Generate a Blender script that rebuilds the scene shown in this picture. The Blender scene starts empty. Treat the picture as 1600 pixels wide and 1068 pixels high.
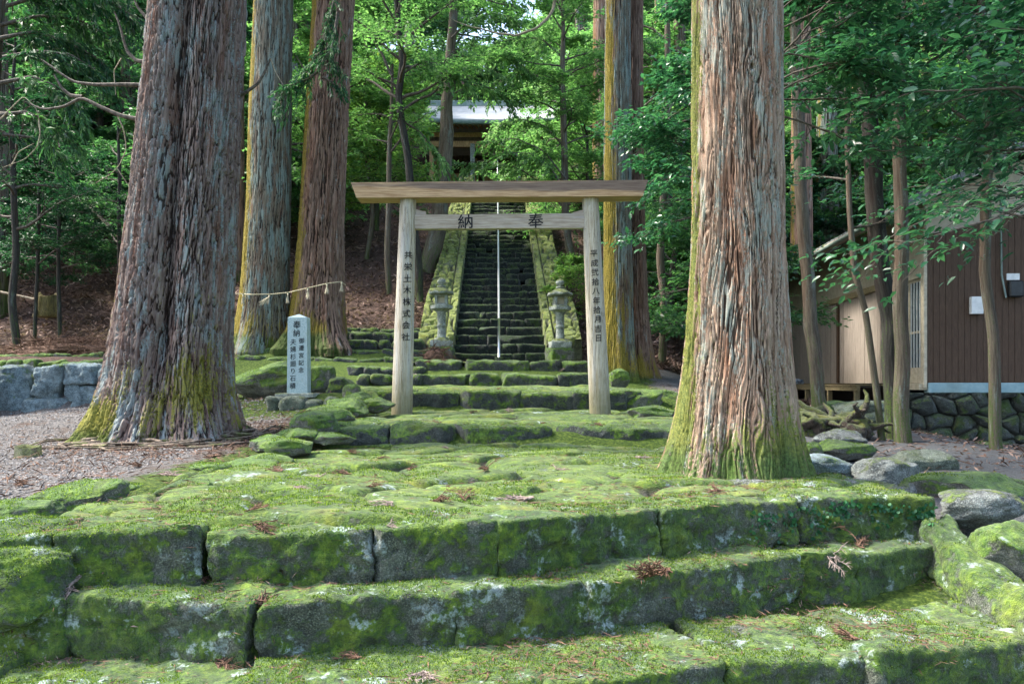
import bpy, math, random
import numpy as np
from mathutils import Vector
PI = math.pi
F = 1244.0            # focal length in photo pixels (28 mm on a 36 mm sensor)
scene = bpy.context.scene
COL = scene.collection

# ------------------------------------------------------------------ helpers
def PX(px, D): return (px - 800.0) / F * D
def PZ(py, D): return (600.0 - py) / F * D
def P(px, py, D): return np.array([PX(px, D), D, PZ(py, D)])

def _hash(ix, iy, iz, seed):
    h = (ix.astype(np.int64) * 374761393 + iy.astype(np.int64) * 668265263 + iz.astype(np.int64) * 2147483647 + seed * 974634777) & 0xFFFFFFFF
    h = ((h ^ (h >> 13)) * 1274126177) & 0xFFFFFFFF
    h = ((h ^ (h >> 15)) * 2246822519) & 0xFFFFFFFF
    return ((h ^ (h >> 16)) & 0xFFFFFF) / float(0xFFFFFF)

def vnoise(p, seed=0):
    p = np.asarray(p, float)
    i = np.floor(p); f = p - i; f = f * f * f * (f * (f * 6 - 15) + 10); i = i.astype(np.int64)
    x, y, z = i[:, 0], i[:, 1], i[:, 2]; fx, fy, fz = f[:, 0], f[:, 1], f[:, 2]
    def L(a, b, t): return a + (b - a) * t
    r0 = L(L(_hash(x, y, z, seed), _hash(x+1, y, z, seed), fx), L(_hash(x, y+1, z, seed), _hash(x+1, y+1, z, seed), fx), fy)
    r1 = L(L(_hash(x, y, z+1, seed), _hash(x+1, y, z+1, seed), fx), L(_hash(x, y+1, z+1, seed), _hash(x+1, y+1, z+1, seed), fx), fy)
    return L(r0, r1, fz) * 2 - 1

def fbm(p, oct=4, seed=0, gain=.5):
    s = 0; a = 1; t = 0; p = np.asarray(p, float)
    for k in range(oct):
        s = s + a * vnoise(p * (2 ** k) + 17.3 * k, seed + k); t += a; a *= gain
    return s / t

def sstep(a, b, x):
    t = np.clip((x - a) / (b - a), 0, 1); return t * t * (3 - 2 * t)

def voro(u, v, seed=0, jit=.8):
    """jittered-grid Voronoi: F1, F2, cell id value, second random, offset from the cell centre"""
    iu = np.floor(u).astype(np.int64); iv = np.floor(v).astype(np.int64)
    F1 = np.full(u.shape, 9.); F2 = np.full(u.shape, 9.); rid = np.zeros(u.shape); r2 = np.zeros(u.shape)
    du = np.zeros(u.shape); dv = np.zeros(u.shape); z = np.zeros_like(iu)
    for a in (-2, -1, 0, 1, 2):
        for b in (-2, -1, 0, 1, 2):
            cu = iu + a; cv = iv + b
            pu = cu + .5 + (_hash(cu, cv, z, seed) - .5) * jit; pv = cv + .5 + (_hash(cu, cv, z + 7, seed) - .5) * jit
            d = np.hypot(u - pu, v - pv); c = d < F1
            F2 = np.where(c, F1, np.minimum(F2, d))
            rid = np.where(c, _hash(cu, cv, z + 13, seed), rid); r2 = np.where(c, _hash(cu, cv, z + 29, seed), r2)
            du = np.where(c, u - pu, du); dv = np.where(c, v - pv, dv); F1 = np.where(c, d, F1)
    return F1, F2, rid, r2, du, dv

OFF = {}              # world offset of every object made here (children keep world coordinates)
def link(o, parent=None):
    COL.objects.link(o)
    if parent is not None: o.parent = parent
    return o

def mk(name, V, Fs, mat, parent=None, base=None, smooth=True, attrs=None, label=None, cat=None, group=None, kind=None, mat2=None, nmat2=0):
    """mat2: the last nmat2 faces carry it. Fs: one array (n,k) or a list of such arrays. World coordinates in; stored relative to base / the parent's base."""
    V = np.asarray(V, np.float64).reshape(-1, 3)
    if not isinstance(Fs, (list, tuple)): Fs = [Fs]
    Fs = [np.asarray(f, np.int32) for f in Fs if len(f)]
    off = OFF[parent.name] if parent is not None else (np.array(base, float) if base is not None else np.zeros(3))
    me = bpy.data.meshes.new(name)
    me.vertices.add(len(V)); me.vertices.foreach_set('co', (V - off).astype(np.float32).ravel())
    nl = sum(f.size for f in Fs); npoly = sum(len(f) for f in Fs)
    me.loops.add(nl); me.loops.foreach_set('vertex_index', np.concatenate([f.ravel() for f in Fs]))
    tot = np.concatenate([np.full(len(f), f.shape[1], np.int32) for f in Fs])
    st = np.concatenate([[0], np.cumsum(tot)[:-1]]).astype(np.int32)
    me.polygons.add(npoly); me.polygons.foreach_set('loop_start', st); me.polygons.foreach_set('loop_total', tot)
    me.update(calc_edges=True)
    me.polygons.foreach_set('use_smooth', np.full(npoly, bool(smooth)))
    for k, a in (attrs or {}).items():
        at = me.attributes.new(k, 'FLOAT', 'POINT'); at.data.foreach_set('value', np.asarray(a, np.float32).ravel())
    if mat is not None: me.materials.append(mat)
    if mat2 is not None:
        me.materials.append(mat2); mi = np.zeros(npoly, np.int32); mi[npoly - nmat2:] = 1; me.polygons.foreach_set('material_index', mi)
    o = bpy.data.objects.new(name, me); link(o, parent)
    if parent is None and base is not None: o.location = base
    OFF[o.name] = off
    tagp(o, label, cat, group, kind)
    return o

def tagp(o, label=None, cat=None, group=None, kind=None):
    if label: o['label'] = label
    if cat: o['category'] = cat
    if group: o['group'] = group
    if kind: o['kind'] = kind
    return o

def empty(name, loc, label, cat, group=None):
    o = bpy.data.objects.new(name, None); link(o); o.location = [float(v) for v in loc]; o.empty_display_size = .2
    OFF[o.name] = np.array(loc, float)
    return tagp(o, label, cat, group)

def copy_tree(o, parent=None):
    c = o.copy(); link(c, parent)
    for ch in list(o.children): copy_tree(ch, c)
    return c

class Acc:
    def __init__(s): s.V = []; s.F = {}; s.n = 0; s.A = {}
    def add(s, V, Fc, **at):
        V = np.asarray(V, float).reshape(-1, 3)
        for f in (Fc if isinstance(Fc, (list, tuple)) else [Fc]):
            f = np.asarray(f, np.int64)
            if len(f): s.F.setdefault(f.shape[1], []).append(f + s.n)
        s.V.append(V); s.n += len(V)
        for k, v in at.items(): s.A.setdefault(k, []).append(np.broadcast_to(np.asarray(v, float), (len(V),)).copy())
        return s
    def mk(s, name, mat, parent=None, **kw):
        return mk(name, np.concatenate(s.V), [np.concatenate(f) for f in s.F.values()], mat, parent, attrs={k: np.concatenate(v) for k, v in s.A.items()}, **kw)

def grid_faces(nu, nv, wrap=False):
    """vertices laid out [iv*nu+iu]"""
    iu = np.arange(nu if wrap else nu - 1); iv = np.arange(nv - 1)
    a, b = np.meshgrid(iu, iv); a = a.ravel(); b = b.ravel(); a2 = (a + 1) % nu
    return np.stack([b * nu + a, b * nu + a2, (b + 1) * nu + a2, (b + 1) * nu + a], 1)

def tube(pts, rad, n=8, cap=True):
    pts = np.asarray(pts, float); rad = np.broadcast_to(np.asarray(rad, float), (len(pts),))
    T = np.gradient(pts, axis=0); T /= np.linalg.norm(T, axis=1)[:, None] + 1e-9
    ref = np.array([0, 0, 1.]) if abs(T[:, 2]).mean() < .8 else np.array([1., 0, 0])
    A = np.cross(T, ref); A /= np.linalg.norm(A, axis=1)[:, None] + 1e-9; B = np.cross(T, A)
    th = np.linspace(0, 2 * PI, n, endpoint=False)
    V = pts[:, None, :] + rad[:, None, None] * (A[:, None, :] * np.cos(th)[None, :, None] + B[:, None, :] * np.sin(th)[None, :, None])
    Fc = [grid_faces(n, len(pts), True)]
    if cap: Fc.append(np.array([np.arange(n), (len(pts) - 1) * n + np.arange(n)[::-1]]))
    return V.reshape(-1, 3), Fc

def box_v(lo, hi, bev=0.0):
    """a box with chamfered edges (24 verts) or plain"""
    lo = np.array(lo, float); hi = np.array(hi, float); c = (lo + hi) / 2; h = (hi - lo) / 2
    S = np.array([[x, y, z] for x in (-1, 1) for y in (-1, 1) for z in (-1, 1)], float)
    if bev <= 0:
        return c + S * h, [np.array([[0, 1, 3, 2], [4, 6, 7, 5], [0, 4, 5, 1], [2, 3, 7, 6], [0, 2, 6, 4], [1, 5, 7, 3]])]
    b = min(bev, h.min() * .9); V = []
    for i in range(8):
        for ax in range(3):
            p = S[i] * (h - b); p[ax] = S[i][ax] * h[ax]; V.append(c + p)
    q = []; t = []
    idx = lambda i, ax: i * 3 + ax
    for ax, fc in ((0, ([0, 1, 3, 2], [4, 6, 7, 5])), (1, ([0, 4, 5, 1], [2, 3, 7, 6])), (2, ([0, 2, 6, 4], [1, 5, 7, 3]))):
        for f in fc: q.append([idx(i, ax) for i in f])
    for i in range(8):
        for j in range(i + 1, 8):
            d = np.nonzero(S[i] != S[j])[0]
            if len(d) == 1:
                o = [a for a in range(3) if a != d[0]]; q.append([idx(i, o[0]), idx(j, o[0]), idx(j, o[1]), idx(i, o[1])])
        t.append([idx(i, 0), idx(i, 1), idx(i, 2)])
    return np.array(V), [np.array(q), np.array(t)]

def obox(p0, p1, w, h, up=(0, 0, 1), bev=0.0):
    """a beam from p0 to p1, w wide (sideways), h high (along up)"""
    p0 = np.array(p0, float); p1 = np.array(p1, float); d = p1 - p0; L = np.linalg.norm(d); d /= L
    up = np.array(up, float); s = np.cross(d, up); s /= np.linalg.norm(s); u = np.cross(s, d)
    V, Fc = box_v((0, -w / 2, -h / 2), (L, w / 2, h / 2), bev)
    return p0 + V[:, :1] * d + V[:, 1:2] * s + V[:, 2:] * u, Fc

def lathe(c, prof, n=20, square=False):
    """prof: list of (r, z)"""
    pts = []; th = np.linspace(0, 2 * PI, n, endpoint=False) + (PI / 4 if square else 0)
    for r, z in prof: pts.append(np.stack([c[0] + r * np.cos(th), c[1] + r * np.sin(th), np.full(n, c[2] + z)], 1))
    return np.concatenate(pts), [grid_faces(n, len(prof), True), np.array([np.arange(n)[::-1]]), np.array([(len(prof) - 1) * n + np.arange(n)])]

def nrmz_(v): return v / (np.linalg.norm(v, axis=-1, keepdims=True) + 1e-9)
_lat = {}
def lattice(nx, ny, nz):
    k = (nx, ny, nz)
    if k in _lat: return _lat[k]
    pts = []; fs = []; n0 = 0
    def face(ax, val, na, nb, a1, a2, flip):
        nonlocal n0
        A, B = np.meshgrid(np.arange(na + 1), np.arange(nb + 1)); p = np.zeros((A.size, 3), int)
        p[:, ax] = val; p[:, a1] = A.ravel(); p[:, a2] = B.ravel()
        f = grid_faces(na + 1, nb + 1) + n0
        if flip: f = f[:, ::-1]
        pts.append(p); fs.append(f); n0 += len(p)
    face(2, 0, nx, ny, 0, 1, True); face(2, nz, nx, ny, 0, 1, False)
    face(1, 0, nx, nz, 0, 2, False); face(1, ny, nx, nz, 0, 2, True)
    face(0, 0, ny, nz, 1, 2, True); face(0, nx, ny, nz, 1, 2, False)
    p = np.concatenate(pts); f = np.concatenate(fs)
    u, inv = np.unique(p, axis=0, return_inverse=True)
    _lat[k] = (u, inv.reshape(-1)[f]); return _lat[k]

def stone(c, yaw, L, W, H, res=.02, r=.05, rough=.03, seed=0, cuts=5, dome=0., skew=0., tilt=(0, 0), fine=1.0, und=0., cutr=(.72, .9)):
    """a rough squared stone: c is the centre of its base, yaw its long axis"""
    rs = np.random.RandomState(seed)
    nx, ny, nz = [max(3, int(round(a / res))) for a in (L, W, H)]
    ip, Fc = lattice(nx, ny, nz)
    h = np.array([L, W, H]) / 2
    p = (ip / np.array([nx, ny, nz]) * 2 - 1) * h
    rr = min(r, h.min() * .95)
    q = np.clip(p, -(h - rr), h - rr); d = p - q; dl = np.linalg.norm(d, axis=1)
    m = dl > 1e-9; nrm = np.zeros_like(p); nrm[m] = d[m] / dl[m][:, None]; p[m] = q[m] + rr * nrm[m]
    # random shallow facets knock corners off
    for k in range(cuts):
        n = rs.normal(size=3) * np.array([1, .8, .8]); n /= np.linalg.norm(n)
        sup = (np.abs(n) * h).sum(); hh = sup * rs.uniform(*cutr); e = p @ n - hh
        mm = e > 0; p[mm] -= np.outer(e[mm], n) * .9
    if dome: p[:, 2] += dome * H * (1 - (p[:, 0] / h[0]) ** 2) * (1 - (p[:, 1] / h[1]) ** 2) * (p[:, 2] > 0)
    if skew: p[:, 0] += skew * p[:, 2]
    s = seed * 3.7 + 11
    low = np.stack([fbm(p * 2.2 + s + k * 31, 2, seed + k) for k in range(3)], 1)
    out = nrm.copy(); out[~m] = 0; out += np.array([0, 0, 1e-6])
    # direction outward from the core box
    cc = np.clip(p, -(h - h.min()), h - h.min()); o = p - cc; o /= np.linalg.norm(o, axis=1)[:, None] + 1e-9
    p = p + low * rough * 1.6
    mid = fbm(p * 7 + s, 3, seed + 5)
    ridg = 1 - np.abs(fbm(p * np.array([3.5, 3.5, 5]) + s * 2, 3, seed + 9)) * 2
    p = p + o * ((mid * rough * .9 + (ridg - .5) * rough * .55) * 1.0)[:, None]
    ck = 1. if res < .016 else .55
    if res < .036:      # split faces: planar chips and ledges on the nearest blocks
        F1, F2, ra, rb, du, dv = voro(p[:, 0] / .16 + low[:, 0] * 2 + s, p[:, 2] / .09 + p[:, 1] / .16 + low[:, 1] * 2, seed, .9)
        p = p + o * (((du * (ra - .5) * .055 + dv * (rb - .35) * .05) + (ra - .5) * .012) * sstep(0, .12, F2 - F1) * ck * np.clip(1.15 - nrmz_(o)[:, 2], .15, 1))[:, None]
        p = p + o * (fbm(p * np.array([11, 11, 17]) + s, 4, seed + 19) * .016 * ck)[:, None]
    p = p + o * (fbm(p * 26 + s, 3, seed + 15) * .008 * fine)[:, None]
    if und: p[:, 2] += und * np.sin(p[:, 0] / L * 5 + seed) * (p[:, 2] > 0)
    p[:, 2] += p[:, 0] * tilt[0] + p[:, 1] * tilt[1]
    cy, sy = math.cos(yaw), math.sin(yaw)
    x = p[:, 0] * cy - p[:, 1] * sy + c[0]; y = p[:, 0] * sy + p[:, 1] * cy + c[1]
    return np.stack([x, y, p[:, 2] + h[2] + c[2]], 1), Fc

def stone_line(p0, p1, zt, zb, depth, **kw):
    """stone whose front-top edge runs from p0 to p1 (plan), seen from the camera side"""
    p0 = np.array(p0[:2], float); p1 = np.array(p1[:2], float); d = p1 - p0; L = np.linalg.norm(d); d /= L
    n = np.array([-d[1], d[0]]); c = (p0 + p1) / 2 + n * depth / 2
    zt0, zt1 = (zt if isinstance(zt, (tuple, list)) else (zt, zt)); zb0, zb1 = (zb if isinstance(zb, (tuple, list)) else (zb, zb))
    t = (zt1 - zt0) / L
    H = (zt0 + zt1 - zb0 - zb1) / 2
    return stone((c[0], c[1], (zb0 + zb1) / 2), math.atan2(d[1], d[0]), L, depth, H, tilt=(t, kw.pop('ty', 0)), **kw)

def rock(c, size, yaw=0, res=24, seed=0, rough=.12, cuts=8, flat=.75, tilt=0.):
    """free-form boulder; c centre of the footprint at ground"""
    rs = np.random.RandomState(seed + 900)
    ip, Fc = lattice(res, res, res); p = ip / res * 2. - 1
    p = np.tan(p * PI / 4) ; ln = np.linalg.norm(p, axis=1)[:, None]; sp = p / ln
    box = p / np.abs(p).max(1)[:, None]
    p = sp * flat + box * (1 - flat) * .85
    for k in range(cuts):
        n = rs.normal(size=3); n /= np.linalg.norm(n); hh = rs.uniform(.6, .85); e = p @ n - hh; mm = e > 0; p[mm] -= np.outer(e[mm], n) * .85
    s = seed * 5.1
    p = p * (1 + rough * (fbm(sp * 1.3 + s, 2, seed) * 1.6 + fbm(sp * 4 + s, 3, seed + 3) * .5 + fbm(sp * 14 + s, 2, seed + 6) * .12))[:, None]
    p = p * np.array(size) / 2
    p[:, 2] += p[:, 0] * tilt
    cy, sy = math.cos(yaw), math.sin(yaw)
    x = p[:, 0] * cy - p[:, 1] * sy + c[0]; y = p[:, 0] * sy + p[:, 1] * cy + c[1]
    return np.stack([x, y, p[:, 2] + c[2]], 1), Fc
# ------------------------------------------------------------------ materials
class N:
    def __init__(s, name):
        s.m = bpy.data.materials.new(name); s.m.use_nodes = True; s.t = s.m.node_tree; s.t.nodes.clear()
        s.pos = s.n('ShaderNodeNewGeometry'); s.tc = s.n('ShaderNodeTexCoord')
    def n(s, t, **kw):
        nd = s.t.nodes.new(t)
        for k, v in kw.items(): setattr(nd, k, v)
        return nd
    def set(s, sock, v):
        if isinstance(v, bpy.types.NodeSocket): s.t.links.new(v, sock)
        elif v is not None:
            if sock.type == 'RGBA' and not isinstance(v, (int, float)): v = tuple(v) + (1,) if len(v) == 3 else v
            sock.default_value = v
    def noise(s, scale, detail=4, rough=.55, vec=None, dist=0):
        nd = s.n('ShaderNodeTexNoise'); s.set(nd.inputs['Vector'], vec if vec is not None else s.pos.outputs['Position'])
        nd.inputs['Scale'].default_value = scale; nd.inputs['Detail'].default_value = detail; nd.inputs['Roughness'].default_value = rough; nd.inputs['Distortion'].default_value = dist
        return nd.outputs['Fac']
    def vor(s, scale, feat='F1', vec=None, out='Distance'):
        nd = s.n('ShaderNodeTexVoronoi', feature=feat); s.set(nd.inputs['Vector'], vec if vec is not None else s.pos.outputs['Position']); nd.inputs['Scale'].default_value = scale
        return nd.outputs[out]
    def map(s, vec=None, scale=(1, 1, 1), loc=(0, 0, 0), rot=(0, 0, 0)):
        nd = s.n('ShaderNodeMapping'); s.set(nd.inputs['Vector'], vec if vec is not None else s.pos.outputs['Position'])
        nd.inputs['Scale'].default_value = scale; nd.inputs['Location'].default_value = loc; nd.inputs['Rotation'].default_value = rot
        return nd.outputs[0]
    def math(s, op, a, b=0., c=None, clamp=False):
        nd = s.n('ShaderNodeMath', operation=op, use_clamp=clamp); s.set(nd.inputs[0], a); s.set(nd.inputs[1], b)
        if c is not None: s.set(nd.inputs[2], c)
        return nd.outputs[0]
    def mr(s, v, a, b, c=0., d=1.):
        nd = s.n('ShaderNodeMapRange', clamp=True, interpolation_type='SMOOTHSTEP'); s.set(nd.inputs[0], v)
        for i, x in enumerate((a, b, c, d)): nd.inputs[i + 1].default_value = x
        return nd.outputs[0]
    def mix(s, f, a, b, mode='MIX'):
        nd = s.n('ShaderNodeMix', data_type='RGBA', blend_type=mode); s.set(nd.inputs[0], f); s.set(nd.inputs[6], a); s.set(nd.inputs[7], b)
        return nd.outputs[2]
    def ramp(s, f, stops):
        nd = s.n('ShaderNodeValToRGB'); s.set(nd.inputs[0], f); e = nd.color_ramp.elements
        while len(e) < len(stops): e.new(.5)
        for i, (p, c) in enumerate(stops): e[i].position = p; e[i].color = tuple(c) + (1,)
        return nd.outputs[0]
    def attr(s, name):
        nd = s.n('ShaderNodeAttribute', attribute_name=name); return nd.outputs['Fac']
    def nz(s):
        nd = s.n('ShaderNodeSeparateXYZ'); s.set(nd.inputs[0], s.pos.outputs['Normal']); return nd.outputs
    def xyz(s, v):
        nd = s.n('ShaderNodeSeparateXYZ'); s.set(nd.inputs[0], v); return nd.outputs
    def bump(s, h, dist=.01, strength=1., normal=None):
        nd = s.n('ShaderNodeBump'); s.set(nd.inputs['Height'], h); nd.inputs['Distance'].default_value = dist; s.set(nd.inputs['Strength'], strength)
        if normal is not None: s.set(nd.inputs['Normal'], normal)
        return nd.outputs[0]
    def out(s, col, rough=.9, normal=None, spec=.3, trans=None, metal=0., sheen=None, emit=None):
        b = s.n('ShaderNodeBsdfPrincipled'); s.set(b.inputs['Base Color'], col); s.set(b.inputs['Roughness'], rough); b.inputs['Specular IOR Level'].default_value = spec; b.inputs['Metallic'].default_value = metal
        if normal is not None: s.set(b.inputs['Normal'], normal)
        if sheen: b.inputs['Sheen Weight'].default_value = sheen; b.inputs['Sheen Roughness'].default_value = .5
        sh = b.outputs[0]
        if trans is not None:
            t = s.n('ShaderNodeBsdfTranslucent'); s.set(t.inputs[0], trans[1]); mx = s.n('ShaderNodeMixShader'); mx.inputs[0].default_value = trans[0]
            s.t.links.new(sh, mx.inputs[1]); s.t.links.new(t.outputs[0], mx.inputs[2]); sh = mx.outputs[0]
        o = s.n('ShaderNodeOutputMaterial'); s.t.links.new(sh, o.inputs[0]); return s.m

def mossy(name, stone=((.055, .06, .055), (.16, .165, .14)), moss=((.012, .03, .006), (.05, .10, .012), (.15, .22, .025)), amount=.5, lichen=.25, upw=.9, gap=False, gapk=.9, yellow=.2, bumpd=.032, dark=0., lich=(.42, .52, .50)):
    m = N(name); nz = m.nz()[2]
    big = m.noise(1.7, 5, .6); mid = m.noise(6.5, 6, .62); fine = m.noise(38, 5, .7); vf = m.noise(140, 3, .7)
    # stone
    st = m.mix(m.mr(m.noise(9, 7, .7), .32, .68), stone[0], stone[1])
    st = m.mix(m.mr(vf, .45, .7), st, tuple(min(1, c * 1.9) for c in stone[1]))
    if gap:
        st = m.mix(m.mr(m.attr('cell'), 0., 1., 0, .7), st, stone[0]); 
    # moss colour
    mc = m.ramp(m.math('ADD', m.math('MULTIPLY', fine, .55), m.math('MULTIPLY', mid, .45)), [(.33, moss[0]), (.48, moss[1]), (.66, moss[2])])
    mc = m.mix(m.mr(big, .5, .75, 0, .5), mc, moss[0])
    mc = m.mix(m.mr(m.noise(3.1, 4, .6, vec=m.map(loc=(9, 3, 5))), .52, .72, 0, yellow), mc, (.26, .24, .03))
    # amount: up-facing and patchy
    f = m.math('ADD', m.math('MULTIPLY', nz, upw * .5), m.math('MULTIPLY', mid, 1.1)); f = m.math('ADD', f, m.math('MULTIPLY', m.math('SUBTRACT', fine, .5), .55)); f = m.math('ADD', f, m.math('MULTIPLY', m.math('SUBTRACT', big, .5), .8))
    th = 1.15 - amount
    f = m.mr(f, th - .09, th + .1)
    col = m.mix(f, st, mc)
    # lichen: pale blue-green blotches
    lf = m.math('ADD', m.noise(5.2, 6, .68, vec=m.map(loc=(31, 7, 2))), m.math('MULTIPLY', m.math('SUBTRACT', fine, .5), .35))
    lf = m.mr(lf, .72 - lichen * .32, .80 - lichen * .32)
    lf = m.math('MULTIPLY', lf, m.mr(vf, .3, .55, .45, 1.))
    lcol = m.mix(m.noise(22, 3), lich, tuple(c * .55 for c in lich))
    col = m.mix(lf, col, lcol)
    var = m.mr(m.math('ADD', m.math('MULTIPLY', m.noise(15, 6, .75, vec=m.map(loc=(3, 8, 1))), .7), m.math('MULTIPLY', vf, .3)), .34, .62, .42, 1.12)
    cv = m.n('ShaderNodeCombineXYZ'); [m.set(cv.inputs[i], var) for i in range(3)]
    col = m.mix(1., col, cv.outputs[0], 'MULTIPLY')
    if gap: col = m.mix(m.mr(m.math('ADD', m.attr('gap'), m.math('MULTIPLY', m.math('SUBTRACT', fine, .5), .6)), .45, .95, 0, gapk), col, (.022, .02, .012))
    h = m.math('ADD', m.math('MULTIPLY', fine, .6), m.math('MULTIPLY', vf, .4)); h = m.math('ADD', h, m.math('MULTIPLY', f, .5)); h = m.math('ADD', h, m.math('MULTIPLY', mid, .8))
    return m.out(col, .93, m.bump(h, bumpd, 1.), .2, sheen=.15)

M = {}
M['step'] = mossy('mossy_step_stone', amount=.675, lichen=.46, upw=.38, stone=((.028, .038, .026), (.12, .135, .10)), moss=((.006, .022, .004), (.045, .105, .010), (.18, .27, .018)))
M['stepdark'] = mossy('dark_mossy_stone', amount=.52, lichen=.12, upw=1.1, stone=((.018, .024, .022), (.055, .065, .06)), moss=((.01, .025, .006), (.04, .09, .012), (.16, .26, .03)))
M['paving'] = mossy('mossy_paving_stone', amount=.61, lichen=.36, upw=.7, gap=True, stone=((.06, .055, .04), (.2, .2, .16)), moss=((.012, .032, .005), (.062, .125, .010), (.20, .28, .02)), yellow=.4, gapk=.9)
M['mossrock'] = mossy('mossy_rock', amount=.62, lichen=.2, upw=.9, moss=((.015, .04, .008), (.06, .13, .015), (.18, .28, .03)))
M['greyrock'] = mossy('grey_rock', amount=.34, lichen=.32, upw=.5, stone=((.05, .058, .058), (.16, .18, .17)), lich=(.33, .38, .36))
M['greenrock'] = mossy('dull_green_rock', amount=.45, lichen=.2, upw=.3, stone=((.05, .07, .05), (.13, .16, .12)), moss=((.02, .045, .012), (.06, .10, .03), (.11, .16, .05)), yellow=.1)
M['wallstone'] = mossy('retaining_stone', amount=.40, lichen=.36, upw=.3, stone=((.05, .08, .09), (.17, .23, .25)), lich=(.28, .39, .42), moss=((.03, .07, .02), (.07, .16, .04), (.13, .22, .06)))
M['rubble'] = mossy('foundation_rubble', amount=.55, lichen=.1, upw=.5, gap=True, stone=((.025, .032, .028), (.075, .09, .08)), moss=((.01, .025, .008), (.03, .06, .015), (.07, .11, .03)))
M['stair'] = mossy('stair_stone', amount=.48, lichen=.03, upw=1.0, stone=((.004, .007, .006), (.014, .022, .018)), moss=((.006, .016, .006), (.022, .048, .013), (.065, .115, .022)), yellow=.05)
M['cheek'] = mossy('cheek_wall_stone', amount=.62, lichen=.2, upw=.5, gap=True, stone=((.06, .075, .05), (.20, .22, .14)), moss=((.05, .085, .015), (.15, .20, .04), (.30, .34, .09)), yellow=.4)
M['lantern'] = mossy('lantern_stone', amount=.34, lichen=.25, upw=.9, stone=((.13, .15, .13), (.27, .30, .26)), moss=((.04, .06, .015), (.09, .12, .03), (.16, .19, .05)), bumpd=.008, lich=(.42, .5, .42))

def gravel():
    m = N('gravel'); a = m.noise(90, 4, .8); b = m.noise(2.2, 5, .6); c = m.vor(60, out='Color')
    col = m.mix(m.mr(a, .3, .7), (.05, .047, .045), (.20, .19, .185))
    col = m.mix(m.mr(m.xyz(c)[0], .6, .9, 0, .5), col, (.28, .275, .27))
    col = m.mix(m.mr(b, .52, .66, 0, .65), col, (.085, .055, .04))
    return col, m.math('ADD', a, m.vor(60)), m
def ground_mat():
    """one sheet: pale gravel left of the path, dark gravel right, leaf litter up the slopes, moss between; masks are stored per vertex"""
    col, h, m = gravel()
    lit = m.ramp(m.noise(34, 8, .78), [(.3, (.018, .012, .010)), (.5, (.075, .046, .036)), (.66, (.19, .125, .10)), (.75, (.33, .27, .23))])
    lit = m.mix(m.mr(m.noise(1.1, 5, .6), .4, .7, 0, .65), lit, (.02, .014, .011))
    lit = m.mix(m.mr(m.noise(2.7, 5, .6, vec=m.map(loc=(4, 9, 1))), .60, .72, 0, .5), lit, (.03, .05, .012))
    mo = m.ramp(m.noise(30, 6, .7), [(.3, (.012, .03, .006)), (.5, (.05, .09, .014)), (.68, (.15, .2, .03))])
    dk = m.ramp(m.noise(60, 6, .8), [(.3, (.03, .033, .036)), (.7, (.17, .18, .19))])
    jit = m.math('MULTIPLY', m.math('SUBTRACT', m.noise(5, 6, .7), .5), 1.2)
    def msk(nm): return m.mr(m.math('ADD', m.attr(nm), jit), .35, .65)
    col = m.mix(msk('darkgravel'), col, dk); col = m.mix(msk('litter'), col, lit); col = m.mix(msk('moss'), col, mo)
    hh = m.math('ADD', h, m.math('MULTIPLY', m.noise(25, 8, .8), 1.5))
    return m.out(col, .95, m.bump(hh, .02), .2)
M['ground'] = ground_mat()

def bark(name, base, ridge, gapc, lichen=(.36, .45, .45), lam=.3, mossc=((.07, .085, .012), (.22, .20, .03)), green=(.06, .10, .02), streak=34, zs=.06, red=(.20, .085, .05), redam=.4):
    """coordinates: attribute su = arc length round the trunk, sv = height; 'crack' 0..1 depth of the furrow; 'mossf' where moss grows"""
    m = N(name)
    cb = m.n('ShaderNodeCombineXYZ'); m.set(cb.inputs[0], m.attr('su')); m.set(cb.inputs[1], m.attr('sv')); m.set(cb.inputs[2], m.attr('sw')); v = cb.outputs[0]
    s1 = m.noise(1., 6, .65, vec=m.map(v, (streak, streak * zs, streak))); s2 = m.noise(1., 4, .7, vec=m.map(v, (streak * 3.2, streak * .22, streak * 3.2)))
    big = m.noise(1., 4, .6, vec=m.map(v, (5, .55, 5))); pt = m.noise(60, 5, .7)
    col = m.mix(m.mr(s1, .3, .7), base, ridge)
    col = m.mix(m.mr(big, .45, .7, 0, redam), col, red)
    col = m.mix(m.mr(s2, .55, .75, 0, .6), col, tuple(min(1, c * 1.7) for c in ridge))
    lf = m.math('ADD', m.math('MULTIPLY', m.noise(1., 6, .7, vec=m.map(v, (9, 1.6, 9), (5, 1, 2))), .7), m.math('MULTIPLY', pt, .3))
    col = m.mix(m.mr(lf, .64 - lam * .3, .72 - lam * .3, 0, .8), col, m.mix(pt, lichen, tuple(c * .5 for c in lichen)))
    cr = m.math('ADD', m.attr('crack'), m.math('MULTIPLY', m.math('SUBTRACT', s2, .5), .5))
    col = m.mix(m.mr(cr, .42, .9, 0, .92), col, gapc)
    mf = m.math('ADD', m.attr('mossf'), m.math('MULTIPLY', m.math('SUBTRACT', s1, .5), 1.6)); mf = m.math('ADD', mf, m.math('MULTIPLY', m.math('SUBTRACT', pt, .5), 1.1))
    yc = m.mix(m.mr(pt, .35, .65), mossc[0], mossc[1])
    gf = m.mr(m.math('ADD', m.attr('greenf'), m.math('MULTIPLY', m.math('SUBTRACT', big, .5), .8)), .35, .7)
    yc = m.mix(gf, yc, m.mix(m.mr(pt, .35, .65), tuple(c * .35 for c in green), green))
    col = m.mix(m.mr(mf, .4, .62, 0, .93), col, yc)
    h = m.math('ADD', m.math('MULTIPLY', s1, 1.), m.math('MULTIPLY', s2, .6)); h = m.math('ADD', h, m.math('MULTIPLY', pt, .25))
    return m.out(col, .9, m.bump(h, .02, .9), .2)
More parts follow.
